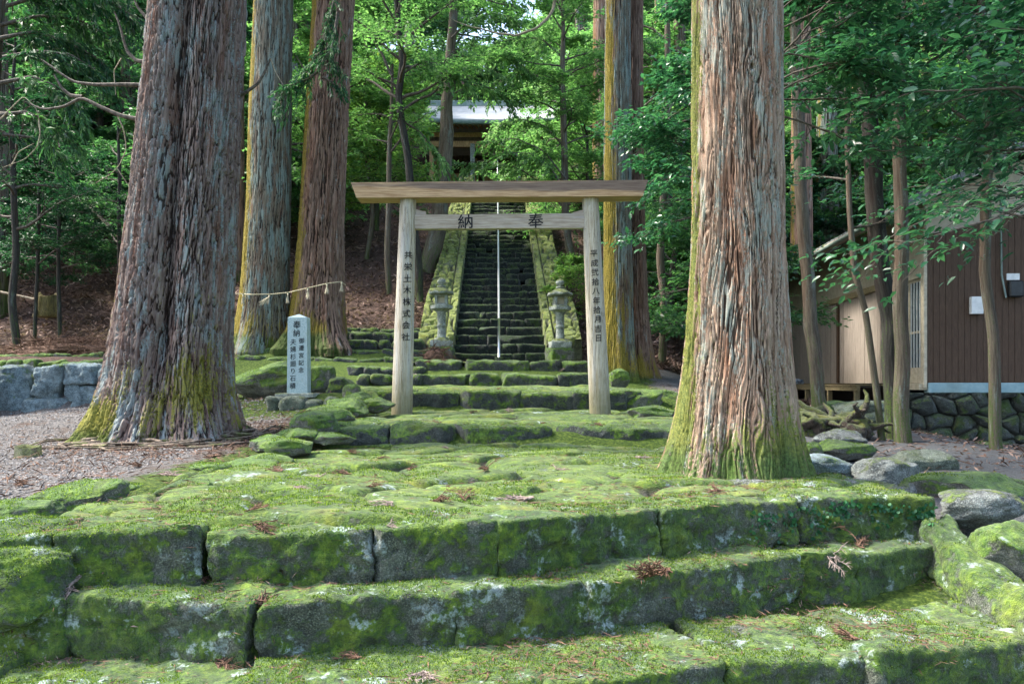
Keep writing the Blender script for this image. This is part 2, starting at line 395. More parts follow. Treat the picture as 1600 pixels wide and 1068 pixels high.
M['bark_left'] = bark('cedar_bark_grey', (.085, .05, .04), (.235, .195, .175), (.018, .010, .008), lichen=(.30, .37, .37), lam=.46, green=(.09, .12, .015))
M['bark_right'] = bark('cedar_bark_pale', (.16, .098, .065), (.39, .30, .23), (.04, .02, .013), lichen=(.38, .43, .38), lam=.5, streak=34, red=(.30, .13, .07), redam=.5, green=(.07, .13, .025), mossc=((.05, .08, .015), (.17, .185, .035)))
M['bark_mid'] = bark('cedar_bark_mossy', (.065, .055, .04), (.19, .18, .14), (.02, .014, .01), lichen=(.25, .34, .32), lam=.55, mossc=((.10, .09, .012), (.28, .21, .03)), green=(.11, .15, .02))
M['bark_red'] = bark('cedar_bark_red', (.09, .055, .04), (.27, .185, .14), (.016, .009, .006), lam=.25, mossc=((.09, .085, .012), (.26, .19, .03)), red=(.17, .075, .045), redam=.5)
M['bark_thin'] = bark('thin_tree_bark', (.05, .042, .032), (.15, .13, .10), (.012, .01, .008), lam=.35, mossc=((.04, .06, .015), (.10, .12, .03)), lichen=(.22, .26, .23), redam=.2)
M['bark_dark'] = bark('dark_tree_bark', (.015, .014, .013), (.05, .05, .045), (.006, .006, .005), lam=.3, lichen=(.14, .17, .15), redam=.1, mossc=((.02, .03, .01), (.05, .06, .02)))
def simple(name, c1, c2, scale=20, rough=.85, bumpd=.004, sc=(1, 1, 1), spec=.3, metal=0., c3=None, obj=False):
    m = N(name); v = m.map(m.tc.outputs['Object'] if obj else None, sc); n1 = m.noise(scale, 6, .65, vec=v); n2 = m.noise(scale * .17, 4, .6, vec=v)
    col = m.mix(m.mr(n1, .3, .7), c1, c2)
    if c3: col = m.mix(m.mr(n2, .5, .7, 0, .8), col, c3)
    return m.out(col, rough, m.bump(n1, bumpd), spec, metal=metal)
M['twig'] = simple('bare_twig_bark', (.03, .025, .02), (.14, .12, .10), 30)
M['twigpale'] = simple('pale_twig_bark', (.14, .11, .07), (.34, .30, .22), 30)
M['post'] = simple('weathered_post_wood', (.33, .27, .17), (.60, .56, .46), 13, .8, .004, (6, 6, .28), c3=(.42, .42, .40))
def post_wood():
    m = N('weathered_post_wood'); v = m.map(scale=(6, 6, .28)); n = m.noise(13, 7, .65, vec=v); b = m.noise(2.5, 4, .6, vec=v); z = m.xyz(m.pos.outputs['Position'])[2]
    col = m.mix(m.mr(n, .3, .7), (.30, .25, .17), (.56, .52, .43)); col = m.mix(m.mr(b, .45, .7, 0, .8), col, (.40, .41, .40))
    col = m.mix(m.mr(m.noise(2.2, 5, .7, vec=m.map(scale=(9, 9, .5), loc=(5, 1, 2))), .60, .68, 0, .55), col, (.30, .22, .10))
    c = m.noise(5, 5, .6, vec=m.map(scale=(7, 7, .16), loc=(1, 4, 2))); ck = m.mr(m.math('ABSOLUTE', m.math('SUBTRACT', c, .5)), .0, .007, 1., 0.)
    col = m.mix(ck, col, (.05, .04, .03))
    g = m.math('ADD', z, m.math('MULTIPLY', m.noise(9, 5, .7), .5)); col = m.mix(m.mr(g, .55, -.15, 0, .75), col, (.15, .14, .06))
    return m.out(col, .85, m.bump(m.math('SUBTRACT', n, m.math('MULTIPLY', ck, 1.5)), .004), .2)
M['post'] = post_wood()
def beam_wood():
    m = N('torii_beam_wood'); v = m.map(scale=(.5, 7, 9)); n = m.noise(7, 7, .65, vec=v); kn = m.noise(2.2, 4, .5, vec=m.map(scale=(.35, 1, 5.5), loc=(3.3, 0, 1)))
    col = m.mix(m.mr(n, .3, .7), (.30, .18, .09), (.56, .39, .23))
    x, y, z = m.xyz(m.pos.outputs['Position'])
    band = m.math('ADD', m.math('MULTIPLY', m.math('ABSOLUTE', m.math('SUBTRACT', z, 2.56)), -7.), m.math('ADD', m.math('MULTIPLY', x, .16), m.math('MULTIPLY', kn, 1.6)))
    col = m.mix(m.mr(band, .25, .6, 0, .75), col, m.mix(n, (.035, .03, .035), (.15, .12, .12)))
    col = m.mix(m.mr(z, 2.645, 2.665, 0, .6), col, (.12, .15, .03))
    return m.out(col, .75, m.bump(n, .004), .3)
M['beam'] = beam_wood()
M['crossbeam'] = simple('torii_tie_beam_wood', (.27, .215, .165), (.46, .40, .33), 8, .8, .003, (.6, 6, 9), c3=(.36, .33, .32))
M['ink'] = simple('black_ink', (.006, .008, .012), (.02, .022, .028), 60, .9, .001)
M['granite'] = simple('blue_grey_granite', (.20, .30, .33), (.46, .58, .60), 120, .7, .002, c3=(.28, .36, .34))
M['steel'] = simple('handrail_steel', (.45, .48, .50), (.62, .65, .68), 30, .35, .0005, metal=.7)
M['rope'] = simple('straw_rope', (.34, .29, .17), (.60, .54, .38), 90, .9, .004)
M['straw'] = simple('pale_straw', (.30, .27, .18), (.52, .48, .36), 90, .9, .002, (4, 4, .6))
M['litter'] = simple('dry_cedar_sprigs', (.05, .026, .017), (.16, .092, .06), 50, .9, .002)
M['litterpale'] = simple('grey_dry_sprigs', (.13, .10, .08), (.34, .27, .24), 50, .9, .002)
def leaf(name, a, b, c, rough=.45, spec=.4, tr=.35, yel=0.):
    m = N(name); r = m.pos.outputs['Random Per Island']; n = m.noise(1.3, 3, .5)
    f = m.math('ADD', m.math('MULTIPLY', r, .6), m.math('MULTIPLY', n, .4))
    col = m.ramp(f, [(.2, a), (.5, b), (.8, c)])
    if yel: col = m.mix(m.mr(r, .9, .96, 0, yel), col, (.32, .26, .03))
    t = m.mix(.5, col, (.12, .30, .03)); tt = m.mix(1., col, (1.7, 2.05, 1.35), 'MULTIPLY')
    return m.out(col, rough, None, spec, trans=(tr, tt))
M['leaf_fresh'] = leaf('fresh_broadleaf', (.045, .11, .04), (.095, .205, .065), (.19, .33, .115), .5, .35, .4)
M['leaf_bright'] = leaf('bright_shrub_leaf', (.06, .13, .04), (.12, .23, .055), (.23, .35, .09), .5, .35, .4, .3)
M['leaf_mid'] = leaf('evergreen_leaf', (.018, .06, .028), (.04, .115, .045), (.09, .19, .065), .42, .4, .4)
M['leaf_gloss'] = leaf('glossy_camellia_leaf', (.012, .05, .028), (.026, .10, .05), (.065, .18, .08), .28, .55, .32)
M['leaf_far'] = leaf('far_wood_leaf', (.06, .125, .055), (.125, .23, .095), (.25, .37, .17), .6, .25, .4)
M['leaf_cedar'] = leaf('cedar_needle_spray', (.008, .04, .022), (.02, .08, .035), (.06, .14, .045), .6, .25, .25)
M['leaf_dark'] = leaf('undergrowth_leaf', (.006, .028, .016), (.014, .055, .028), (.03, .09, .035), .5, .3, .3)
M['creeper'] = leaf('creeper_leaf', (.012, .06, .028), (.028, .11, .045), (.06, .18, .075), .5, .3, .3)
M['dead'] = leaf('dead_leaf_litter', (.035, .022, .017), (.115, .070, .055), (.28, .20, .165), .85, .2, .1)
# ------------------------------------------------------------------ ground
PROF = {
 -40: [(0,-1.3),(6,-.62),(12,-.6),(14,.2),(18,1.2),(60,21),(120,50)],
 -9:  [(0,-1.3),(2.5,-1.2),(3.6,-.8),(5,-.64),(12.3,-.62),(12.8,.2),(14,.28),(14.4,.5),(17,.68),(23.4,3.76),(45,14),(120,50)],
 -4.5:[(0,-1.3),(2.5,-1.2),(3.6,-.8),(5,-.64),(9.5,-.60),(10.6,-.36),(12.5,-.14),(14,.2),(15.6,.68),(17,.72),(23.4,3.6),(36,9.8),(48,15),(120,50)],
 -2.5:[(0,-1.35),(2.7,-1.3),(3.3,-1.2),(3.9,-.8),(5,-.64),(8,-.60),(10.2,-.38),(11,-.13),(12.5,-.12),(13.4,.05),(14.4,.3),(15.6,.66),(17,.74),(33,8.2),(46,8.6),(60,13),(120,22)],
 -1.8:[(0,-1.35),(2.7,-1.4),(3.35,-1.25),(3.7,-1.),(4.,-.8),(5,-.70),(7.9,-.68),(8.4,-.5),(10.8,-.42),(11.3,-.15),(13,-.02),(13.5,.12),(14.5,.38),(16.5,.42),(17.2,.55),(33,8.1),(46,8.5),(60,12),(120,18)],
 1.7: [(0,-1.35),(2.7,-1.4),(3.6,-1.25),(4.35,-1.0),(4.7,-.8),(5,-.72),(7.9,-.70),(8.4,-.5),(10.8,-.42),(11.3,-.15),(13,-.08),(13.5,.1),(14.5,.34),(16.5,.42),(17.2,.55),(33,8.1),(46,8.5),(60,12),(120,18)],
 3.0: [(0,-1.35),(2.7,-1.35),(3.8,-1.1),(4.7,-.74),(8.5,-.68),(10,-.55),(12,-.2),(14,.05),(16,.35),(17.5,.6),(34,8.2),(46,8.6),(60,13),(120,24)],
 5.0: [(0,-1.35),(2.7,-1.0),(3.8,-.74),(8,-.70),(10,-.66),(13,-.42),(15,-.44),(22,-.1),(36,8),(46,11),(120,48)],
 7.2: [(0,-1.3),(2.7,-.9),(4,-.72),(8,-.84),(10.5,-.92),(13.8,-1.02),(14.3,-.55),(22,-.3),(25,.2),(45,10.5),(120,48)],
 9.0: [(0,-1.3),(3,-.85),(5,-.74),(8,-.88),(13.6,-1.05),(24,-1.0),(26,.3),(46,11),(120,48)],
 40:  [(0,-1.3),(6,-.8),(14,-1.0),(24,-.5),(26,.5),(60,18),(120,48)],
}
_px = sorted(PROF)
def T(x, y, bump=True):
    x = np.asarray(x, float); y = np.asarray(y, float); sh = np.broadcast(x, y).shape
    x = np.broadcast_to(x, sh).ravel(); y = np.broadcast_to(y, sh).ravel()
    Z = np.array([np.interp(y, [a for a, b in PROF[k]], [b for a, b in PROF[k]]) for k in _px])
    xs = np.array(_px, float); i = np.clip(np.searchsorted(xs, x) - 1, 0, len(xs) - 2)
    t = np.clip((x - xs[i]) / (xs[i+1] - xs[i]), 0, 1); r = np.arange(len(x))
    z = Z[i, r] * (1 - t) + Z[i+1, r] * t
    z = z - .32 * sstep(1.25, .95, np.abs(x + .26 + .02 * (y - 17))) * sstep(16.6, 17.2, y) * sstep(33.5, 32.5, y)
    if bump:
        p = np.stack([x, y, 0 * x], 1)
        amp = .03 + .22 * sstep(19, 26, y) * sstep(1.6, 4, np.abs(x + .4)) 
        z = z + fbm(p * .55, 3, 3) * amp + fbm(p * 3.1, 3, 8) * .02
    return z.reshape(sh) if sh else float(z[0])
def Tz(x, y): return float(T(np.array([x]), np.array([y]))[0])

def make_ground():
    xs = np.unique(np.concatenate([np.linspace(-11, 11, 330), np.sign(np.linspace(-1, 1, 91)) * (11 + 110 * np.abs(np.linspace(-1, 1, 91)) ** 2)]))
    ys = np.unique(np.concatenate([np.linspace(-12, 2, 12), np.linspace(2, 19, 330), 19 + 105 * np.linspace(0, 1, 180) ** 1.4]))
    X, Y = np.meshgrid(xs, ys); x = X.ravel(); y = Y.ravel(); z = T(x, y)
    lit = sstep(15.8, 17.0, y) * 1.0
    lit = np.maximum(lit, sstep(-3, -4.5, x) * sstep(12.5, 13.6, y))
    # litter round the big left tree and in drifts
    lit = np.maximum(lit, .85 * np.exp(-(((x + 3.0) / 2.1) ** 2 + ((y - 8.4) / 1.8) ** 2)))
    lit = np.maximum(lit, .38 * sstep(3.0, 4.0, x) * sstep(6, 8.5, y) * sstep(14, 12, y))
    mo = sstep(-2.9, -2.2, x) * sstep(2.9, 1.9, x) * sstep(17, 16, y) * .9
    mo = np.maximum(mo, sstep(5.6, 3.4, y) * .62)
    mo = np.maximum(mo, sstep(-5.6, -5, x) * sstep(9.5, 10.3, y) * sstep(16.6, 15.6, y) * sstep(0, -1, x) * .85)
    dk = sstep(2.4, 3.0, x) * sstep(16, 14, y)
    V = np.stack([x, y, z], 1)
    mk('ground', V, grid_faces(len(xs), len(ys)), M['ground'], kind='structure', attrs={'litter': lit, 'moss': mo, 'darkgravel': dk})
make_ground()

def paving(name, x0, x1, y0, y1, zf, su, sv, res, depth, seed, mat, label, edge=None, wav=.03, kind='structure', cat=None):
    nu = int((x1 - x0) / res); nv = int((y1 - y0) / res)
    U, Vv = np.meshgrid(np.linspace(x0, x1, nu), np.linspace(y0, y1, nv)); x = U.ravel(); y = Vv.ravel(); p = np.stack([x, y, 0 * x], 1)
    wx = fbm(p * 1.7, 3, seed) * .16; wy = fbm(p * 1.7 + 40, 3, seed + 4) * .12
    F1, F2, rid, r2, du, dv = voro((x + wx) / su, (y + wy) / sv, seed, .85)
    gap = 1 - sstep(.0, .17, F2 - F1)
    h = (1 - gap) * depth * (.45 + .55 * rid) + (du * (rid - .5) + dv * (r2 - .5)) * depth * 1.1 + sstep(0, .5, F2 - F1) * depth * .35
    h = h + fbm(p * 1.3, 3, seed + 9) * wav + fbm(p * 9, 4, seed + 2) * .008 + fbm(p * 30, 2, seed + 5) * .003
    z = zf(x, y) + h - depth * .55
    Fp = grid_faces(nu, nv)
    if edge is not None:
        e = edge(x, y); z = z - e * .4; Fp = Fp[(e[Fp] < .97).all(1)]
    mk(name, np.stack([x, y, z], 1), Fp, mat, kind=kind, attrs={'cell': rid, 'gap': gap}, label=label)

def front_y(x):      # plan line of the terrace's front edge
    return np.interp(x, [-2.2, -.65, .0, .75, 1.6, 2.3], [3.40, 3.42, 3.55, 3.98, 4.3, 4.4])
paving('mossy_paving', -2.45, 3.1, 3.5, 8.2, lambda x, y: -.64 + .012 * np.sin(x * 2 + y) + .0 * y, .66, .40, .0135, .062, 5, M['paving'], 'bright moss over uneven flat paving stones in front of the gate',
       edge=lambda x, y: np.maximum(sstep(.16, .0, y - front_y(x)), np.maximum(sstep(-2.1, -2.45, x + .08 * np.sin(y * 5)), sstep(1.9, 2.3, x - .35 * sstep(6.5, 4.6, y) ))), wav=.022)
paving('gate_paving', -2.2, 2.35, 8.47, 11.1, lambda x, y: -.432 + .022 * (y - 8.3), .75, .45, .019, .05, 12, M['paving'], 'moss covered stones of the low platform that carries the gate',
       edge=lambda x, y: np.maximum(np.maximum(sstep(-1.9, -2.2, x), sstep(2.1, 2.35, x)), .25 * sstep(.28, .0, y - 8.47)), wav=.025)
paving('upper_paving', -2.6, 2.1, 11.3, 13.1, lambda x, y: -.10 + .03 * (y - 11.2), .7, .40, .024, .05, 22, M['paving'], 'sunlit moss covered stones behind the gate',
       edge=lambda x, y: np.maximum(np.maximum(sstep(-2.3, -2.6, x), sstep(1.8, 2.1, x)), .25 * sstep(.28, .0, y - 11.3)), wav=.02)
paving('landing_paving', -2.0, 1.6, 14.3, 16.7, lambda x, y: .375 + .02 * (y - 14), .6, .4, .03, .03, 32, M['paving'], 'mossy landing at the foot of the long staircase', wav=.015)

# ------------------------------------------------------------------ stone steps
def row(label, edge, zt, zb, depth, mat, name='stone_step', part='step_stone', res=.02, r=.05, rough=.03, seed=0, gapw=.004, group=None, cat='stone step', Z=None, **kw):
    """edge: list of (px, D) of the front-top edge at the joints"""
    pts = [np.array([PX(px, D), D]) for px, D in edge]
    c = pts[len(pts) // 2]; root = empty(name, (c[0], c[1], zb), label, cat, group)
    for i in range(len(pts) - 1):
        a, b = pts[i], pts[i + 1]; d = (b - a) / np.linalg.norm(b - a); rs = np.random.RandomState(seed * 31 + i)
        j = rs.uniform(-.018, .018); k = rs.uniform(-.015, .015)
        jd = np.array([-d[1], d[0]]) * rs.uniform(-.03, .03)
        zz = zt if not isinstance(zt, list) else zt[i]; zbb = zb if not isinstance(zb, list) else zb[i]
        V, Fc = stone_line(a + d * gapw / 2 + jd, b - d * gapw / 2 + jd, (zz + j, zz + k), (zbb, zbb), depth, res=res, r=r, rough=rough, seed=seed * 17 + i, **kw)
        mk(part, V, Fc, mat, root)
    return root
def ed(z, lst): return [(px, -z * F / (py - 600.)) for px, py in lst]

row('uppermost of the three wide mossy foreground steps, edging the paved terrace', ed(-.63, [(-190,842),(75,840),(312,833),(580,831),(782,822),(1030,800),(1245,783),(1462,781)]), -.618, -.88, .36, M['step'], res=.0125, r=.022, rough=.017, seed=3, dome=.02, gapw=-.004, cuts=3, cutr=(.84,.95))
row('middle one of the three wide mossy foreground steps, with the white lichen spots', ed(-.86, [(-330,944),(-40,942),(103,936),(402,945),(712,930),(925,910),(1252,868),(1337,864),(1505,850)]), -.85, -1.13, .52, M['step'], res=.0125, r=.024, rough=.019, seed=6, dome=.02, gapw=-.008, cuts=3, cutr=(.84,.95))
row('lowest of the wide mossy foreground steps, cut by the bottom edge', ed(-1.08, [(-420,1078),(-60,1078),(380,1080),(850,1066),(1137,1042),(1357,1030),(1640,1000),(1830,985)]), -1.07, -1.38, .62, M['step'], res=.0125, r=.024, rough=.019, seed=9, dome=.02, gapw=-.006, cuts=3, cutr=(.84,.95))
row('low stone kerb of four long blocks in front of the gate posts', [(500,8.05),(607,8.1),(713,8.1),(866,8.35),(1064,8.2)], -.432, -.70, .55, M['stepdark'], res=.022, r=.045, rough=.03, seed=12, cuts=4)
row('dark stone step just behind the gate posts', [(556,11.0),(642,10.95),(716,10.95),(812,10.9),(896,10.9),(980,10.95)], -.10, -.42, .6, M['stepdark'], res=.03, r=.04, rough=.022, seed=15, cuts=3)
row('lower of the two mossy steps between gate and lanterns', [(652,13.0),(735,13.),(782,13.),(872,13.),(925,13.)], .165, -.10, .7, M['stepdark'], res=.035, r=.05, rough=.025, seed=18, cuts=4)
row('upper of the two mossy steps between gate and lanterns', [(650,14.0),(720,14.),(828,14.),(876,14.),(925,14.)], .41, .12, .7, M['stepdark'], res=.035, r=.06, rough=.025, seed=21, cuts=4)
g = 'small stone terraces left of the gate'
def small_row(label, x0, x1, D, yt, yb, n, seed, mat='stepdark', depth=.45, D1=None):
    D1 = D1 or D; rs = np.random.RandomState(seed); c = np.cumsum(rs.uniform(.7, 1.3, n)); c = np.concatenate([[0], c / c[-1]])
    row(label, [(x0 + (x1 - x0) * t, D + (D1 - D) * t) for t in c], PZ(yt, (D + D1) / 2), PZ(yb + 4, (D + D1) / 2), depth, M[mat], res=.035, r=.06, rough=.03, seed=seed, group=g, cuts=4, cat='stone row', name='terrace_kerb', part='kerb_stone')
small_row('highest terrace kerb, a row of rounded stones under the brown slope left of the gate', 528, 668, 17.6, 512, 519, 4, 41)
small_row('second highest terrace kerb of dark stones left of the gate', 518, 664, 17., 518, 531, 5, 42)
small_row('third terrace kerb down of round mossy cobbles left of the gate', 524, 662, 16.3, 531, 544, 6, 43)
small_row('long mossy terrace kerb at the foot of the two rope-bound cedars', 362, 668, 15.4, 545, 557, 8, 44)
small_row('long dark terrace kerb just under the one at the cedars\' foot', 362, 660, 14.8, 558, 571, 8, 45)
small_row('short mossy terrace kerb beside the mossy boulder', 540, 662, 13.8, 572, 584, 5, 46)
small_row('lowest short mossy terrace kerb, left of the gate post', 556, 660, 13., 585, 600, 4, 47)
small_row('kerb of dark angular stones below the inscribed marker', 412, 530, 10.4, 622, 643, 4, 48, 'greenrock', .3)
small_row('upper mossy kerb behind the left retaining wall', -60, 190, 14.8, 553, 563, 9, 49, 'mossrock', .3)
small_row('lower mossy kerb behind the left retaining wall', -70, 186, 13.9, 563, 574, 9, 50, 'mossrock', .3)

# left retaining wall of big fitted stones
root = empty('retaining_wall', P(80, 662, 12.4), 'low retaining wall of large pale blue-grey fitted stones beside the gravel', 'stone wall')
for i, (a, b, t, u) in enumerate([(-130,-62,574,662),(-60,44,574,652),(48,98,573,628),(98,152,571,604),(152,186,573,606),(106,126,602,632),(34,112,626,663),(112,160,604,663),(158,196,606,660),(-62,34,648,666),(186,230,574,640)]):
    D = 12.4; w = (b - a) / F * D; h = (u - t) / F * D
    V, Fc = stone((PX((a + b) / 2, D), D + .25, PZ(u, D) + .03), 0, w * .975, .6, h * .985, res=.024, r=.055, rough=.035, seed=60 + i, cuts=7, skew=(-1) ** i * .12)
    mk('wall_stone', V, Fc, M['wallstone'], root)
# back-fill so no gap shows behind the joints
V, Fc = stone((PX(50, 12.6), 12.85, PZ(668, 12.6)), 0, 3.8, .5, .86, res=.08, r=.06, rough=.03, seed=77)
mk('backing', V, Fc, M['rubble'], root)

# ------------------------------------------------------------------ boulders
def boulder(label, px, py, wpx, hpx, D, mat, seed, yaw=0., depth=None, sink=.3, res=22, group=None, flat=.75, tilt=0., name='boulder', rough=.12):
    w = wpx / F * D; h = hpx / F * D; d = depth or w * .75
    c = (PX(px, D), D, PZ(py, D) + h / 2 - h * sink / 2)
    V, Fc = rock(c, (w * 1.12, d * 1.1, h * (1 + sink)), yaw, res, seed, flat=flat, tilt=tilt, rough=rough)
    return mk(name, V, Fc, M[mat], base=(c[0], c[1], c[2] - h / 2), label=label, cat='boulder', group=group)
boulder('large sunlit mossy boulder behind the inscribed marker', 428, 617, 122, 54, 11.9, 'mossrock', 1, res=34, flat=.6, depth=1.0)
boulder('dark mossy boulder between marker and gate, sunlit on its left edge', 536, 624, 52, 38, 11.4, 'stepdark', 2, flat=.45)
boulder('dark mossy boulder touching the right side of the marker', 500, 618, 50, 50, 11.8, 'mossrock', 31, flat=.6)
boulder('upright mossy stone at the left end of the dark step', 549, 632, 30, 32, 10.8, 'mossrock', 3)
boulder('low pale stone at the foot of the left gate post', 576, 636, 40, 28, 10.7, 'mossrock', 4)
R = [ # px, py(bottom), w, h, D, mat, label
 (1532,812,122,50,4.45,'greyrock','pale speckled boulder at the right end of the top foreground step',.0),
 (1528,800,200,62,5.3,'mossrock','broad green mossy boulder behind the pale speckled one',-.1),
 (1575,885,110,80,4.05,'mossrock','mossy boulder with creeper at the right edge below the pale one',.2),
 (1385,760,104,46,5.75,'greyrock','whitest grey boulder among the rocks right of the big cedar',.12),
 (1345,778,140,30,5.1,'greyrock','long flat grey stone lying behind the creeper-grown step end',-.05),
 (1413,776,34,24,5.05,'greyrock','small pyramid shaped stone between pale boulders',.3),
 (1436,742,96,44,6.6,'greenrock','long dull green boulder sloping to the right',-.3),
 (1290,742,84,34,6.0,'wallstone','blue-grey rock tucked behind the right cedar',0),
 (1318,713,96,28,7.2,'mossrock','flat mossy rock right of the big cedar',.1),
 (1312,696,76,26,8.0,'greyrock','grey rock further back right of the big cedar',0),
 (1262,722,40,34,7.0,'mossrock','round mossy rock against the right cedar roots',0),
 (1176,768,96,20,4.95,'greyrock','thin pale slab at the foot of the right cedar',0),
 (1238,768,50,14,4.9,'greyrock','small pale slab by the right cedar bark',0),
 (1295,648,60,24,13.2,'mossrock','mossy rock near the wooden veranda',0),
 (1352,648,86,26,12.6,'greenrock','rounded dull rock below the veranda edge',0),
 (1370,664,70,20,11.4,'greenrock','flat dull rock in front of the veranda',0),
 (1488,712,70,24,10.4,'greenrock','low rounded rock at the foot of the rubble wall',0),
 (1532,716,60,26,10.2,'mossrock','low mossy rock beside the thin right-hand tree',0),
 (966,602,36,26,12.4,'mossrock','angular mossy rock leaning on the right gate post',.4),
 (972,640,60,34,11.2,'stepdark','dark block right of the gate post base',0),
 (1003,642,66,40,11.2,'mossrock','cream sunlit rock with a dark hollow right of the gate',0),
 (1040,640,50,32,11.6,'mossrock','mossy rock between gate and right cedar',0),
 (1072,634,56,22,12.5,'greenrock','low dull rock behind the right cedar',0),
 (1068,612,50,20,15.2,'greenrock','small dark rock below the grey sapling',0),
 (1022,652,80,20,9.6,'mossrock','flat mossy hump at the right end of the platform',0),
 (944,590,34,22,13.8,'mossrock','small mossy rock behind the right gate post',0),
 (30,955,190,105,3.25,'step','dark mossy boulder at the left edge on the middle step',.2),
 (40,818,130,40,3.95,'mossrock','low mossy hump at the left edge of the terrace',0),
 (30,812,60,28,4.5,'wallstone','small blue-grey stone at the left edge beside the gravel',0),
 (118,800,150,54,4.45,'mossrock','big round mossy boulder at the left corner of the terrace',0),
 (222,815,120,38,4.25,'mossrock','dark sided mossy boulder left of the terrace',.1),
 (285,785,85,40,4.9,'mossrock','mossy stone tilted up to the right on the left terrace edge',.35),
 (238,812,32,16,3.95,'wallstone','tiny pale blue stone on the left terrace moss',0),
 (345,822,58,18,3.75,'mossrock','small light mossy stone near the front of the terrace',0),
]
for i, (px, py, w, h, D, mt, lb, ya) in enumerate(R):
    boulder(lb, px, py, w, h, D, mt, 100 + i, ya, res=30 if D < 6 else 20, flat=.6 if i % 2 else .78)
# mossy lumps that border the paving on the left
L = [(395,742,80,26,6.1),(450,712,90,30,7.0),(345,760,70,22,5.6),(492,676,76,34,8.1),(520,662,66,30,8.9),(470,690,60,22,7.7),(545,650,70,30,9.6),(590,640,50,20,10.0),(430,728,56,20,6.5),(418,700,52,22,7.4),(330,738,60,16,6.0),(560,632,44,22,10.5),(300,762,60,18,5.4),(515,690,70,16,7.7),(165,800,60,20,4.6),(205,775,52,20,5.0),(262,778,46,18,5.1),(372,735,50,18,6.3),(408,722,44,16,6.7),(455,690,50,20,7.9),(482,662,46,18,8.9),(505,648,50,18,9.7),(530,676,56,18,8.5),(180,830,50,14,4.0),(575,668,60,16,9.0)]
for i, (px, py, w, h, D) in enumerate(L):
    boulder('mossy hump among the low stones bordering the paving on the left', px, py, w, h, D, 'mossrock', 200 + i, .3, group='mossy humps along the left edge of the paving', res=18, depth=w / F * D * 1.1, name='mossy_stone')
# sloping kerb stones right of the foreground steps
V, Fc = stone((2.33, 4.02, -1.13), math.radians(93), .74, .27, .30, res=.014, r=.08, rough=.03, seed=301, tilt=(.42, 0), cuts=4, cutr=(.84, .95))
mk('sloping_kerb_stone', V, Fc, M['step'], base=(2.2, 3.78, -1.1), label='long lichen-spotted stone sloping down along the right end of the steps', cat='kerb stone')
V, Fc = stone((2.32, 3.45, -1.25), math.radians(80), .42, .26, .30, res=.015, r=.09, rough=.03, seed=302, tilt=(.25, 0))
mk('sloping_kerb_stone', V, Fc, M['step'], base=(2.1, 3.1, -1.3), label='stone with a pale round lichen spot below the long sloping one at the right edge', cat='kerb stone')

# ------------------------------------------------------------------ the long staircase
def scx(y): return -.26 - .02 * (y - 17)
NS = 36; y0 = 16.6; run = (32.6 - y0) / NS; z0 = .43; rise = (8.12 - z0) / NS
root = empty('stone_staircase', (scx(17), 16.6, .43), 'long steep dark stone staircase climbing to the shrine', 'staircase')
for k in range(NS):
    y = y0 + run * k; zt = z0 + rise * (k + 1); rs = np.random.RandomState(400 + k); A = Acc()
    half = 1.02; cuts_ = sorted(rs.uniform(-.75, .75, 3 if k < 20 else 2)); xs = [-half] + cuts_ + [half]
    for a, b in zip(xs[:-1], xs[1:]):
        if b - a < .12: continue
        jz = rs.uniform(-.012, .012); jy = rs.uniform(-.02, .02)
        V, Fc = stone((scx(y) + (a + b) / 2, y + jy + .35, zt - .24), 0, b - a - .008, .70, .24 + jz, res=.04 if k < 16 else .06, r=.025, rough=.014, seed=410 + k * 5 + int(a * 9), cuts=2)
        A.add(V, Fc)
    A.mk('step', M['stair'], root)

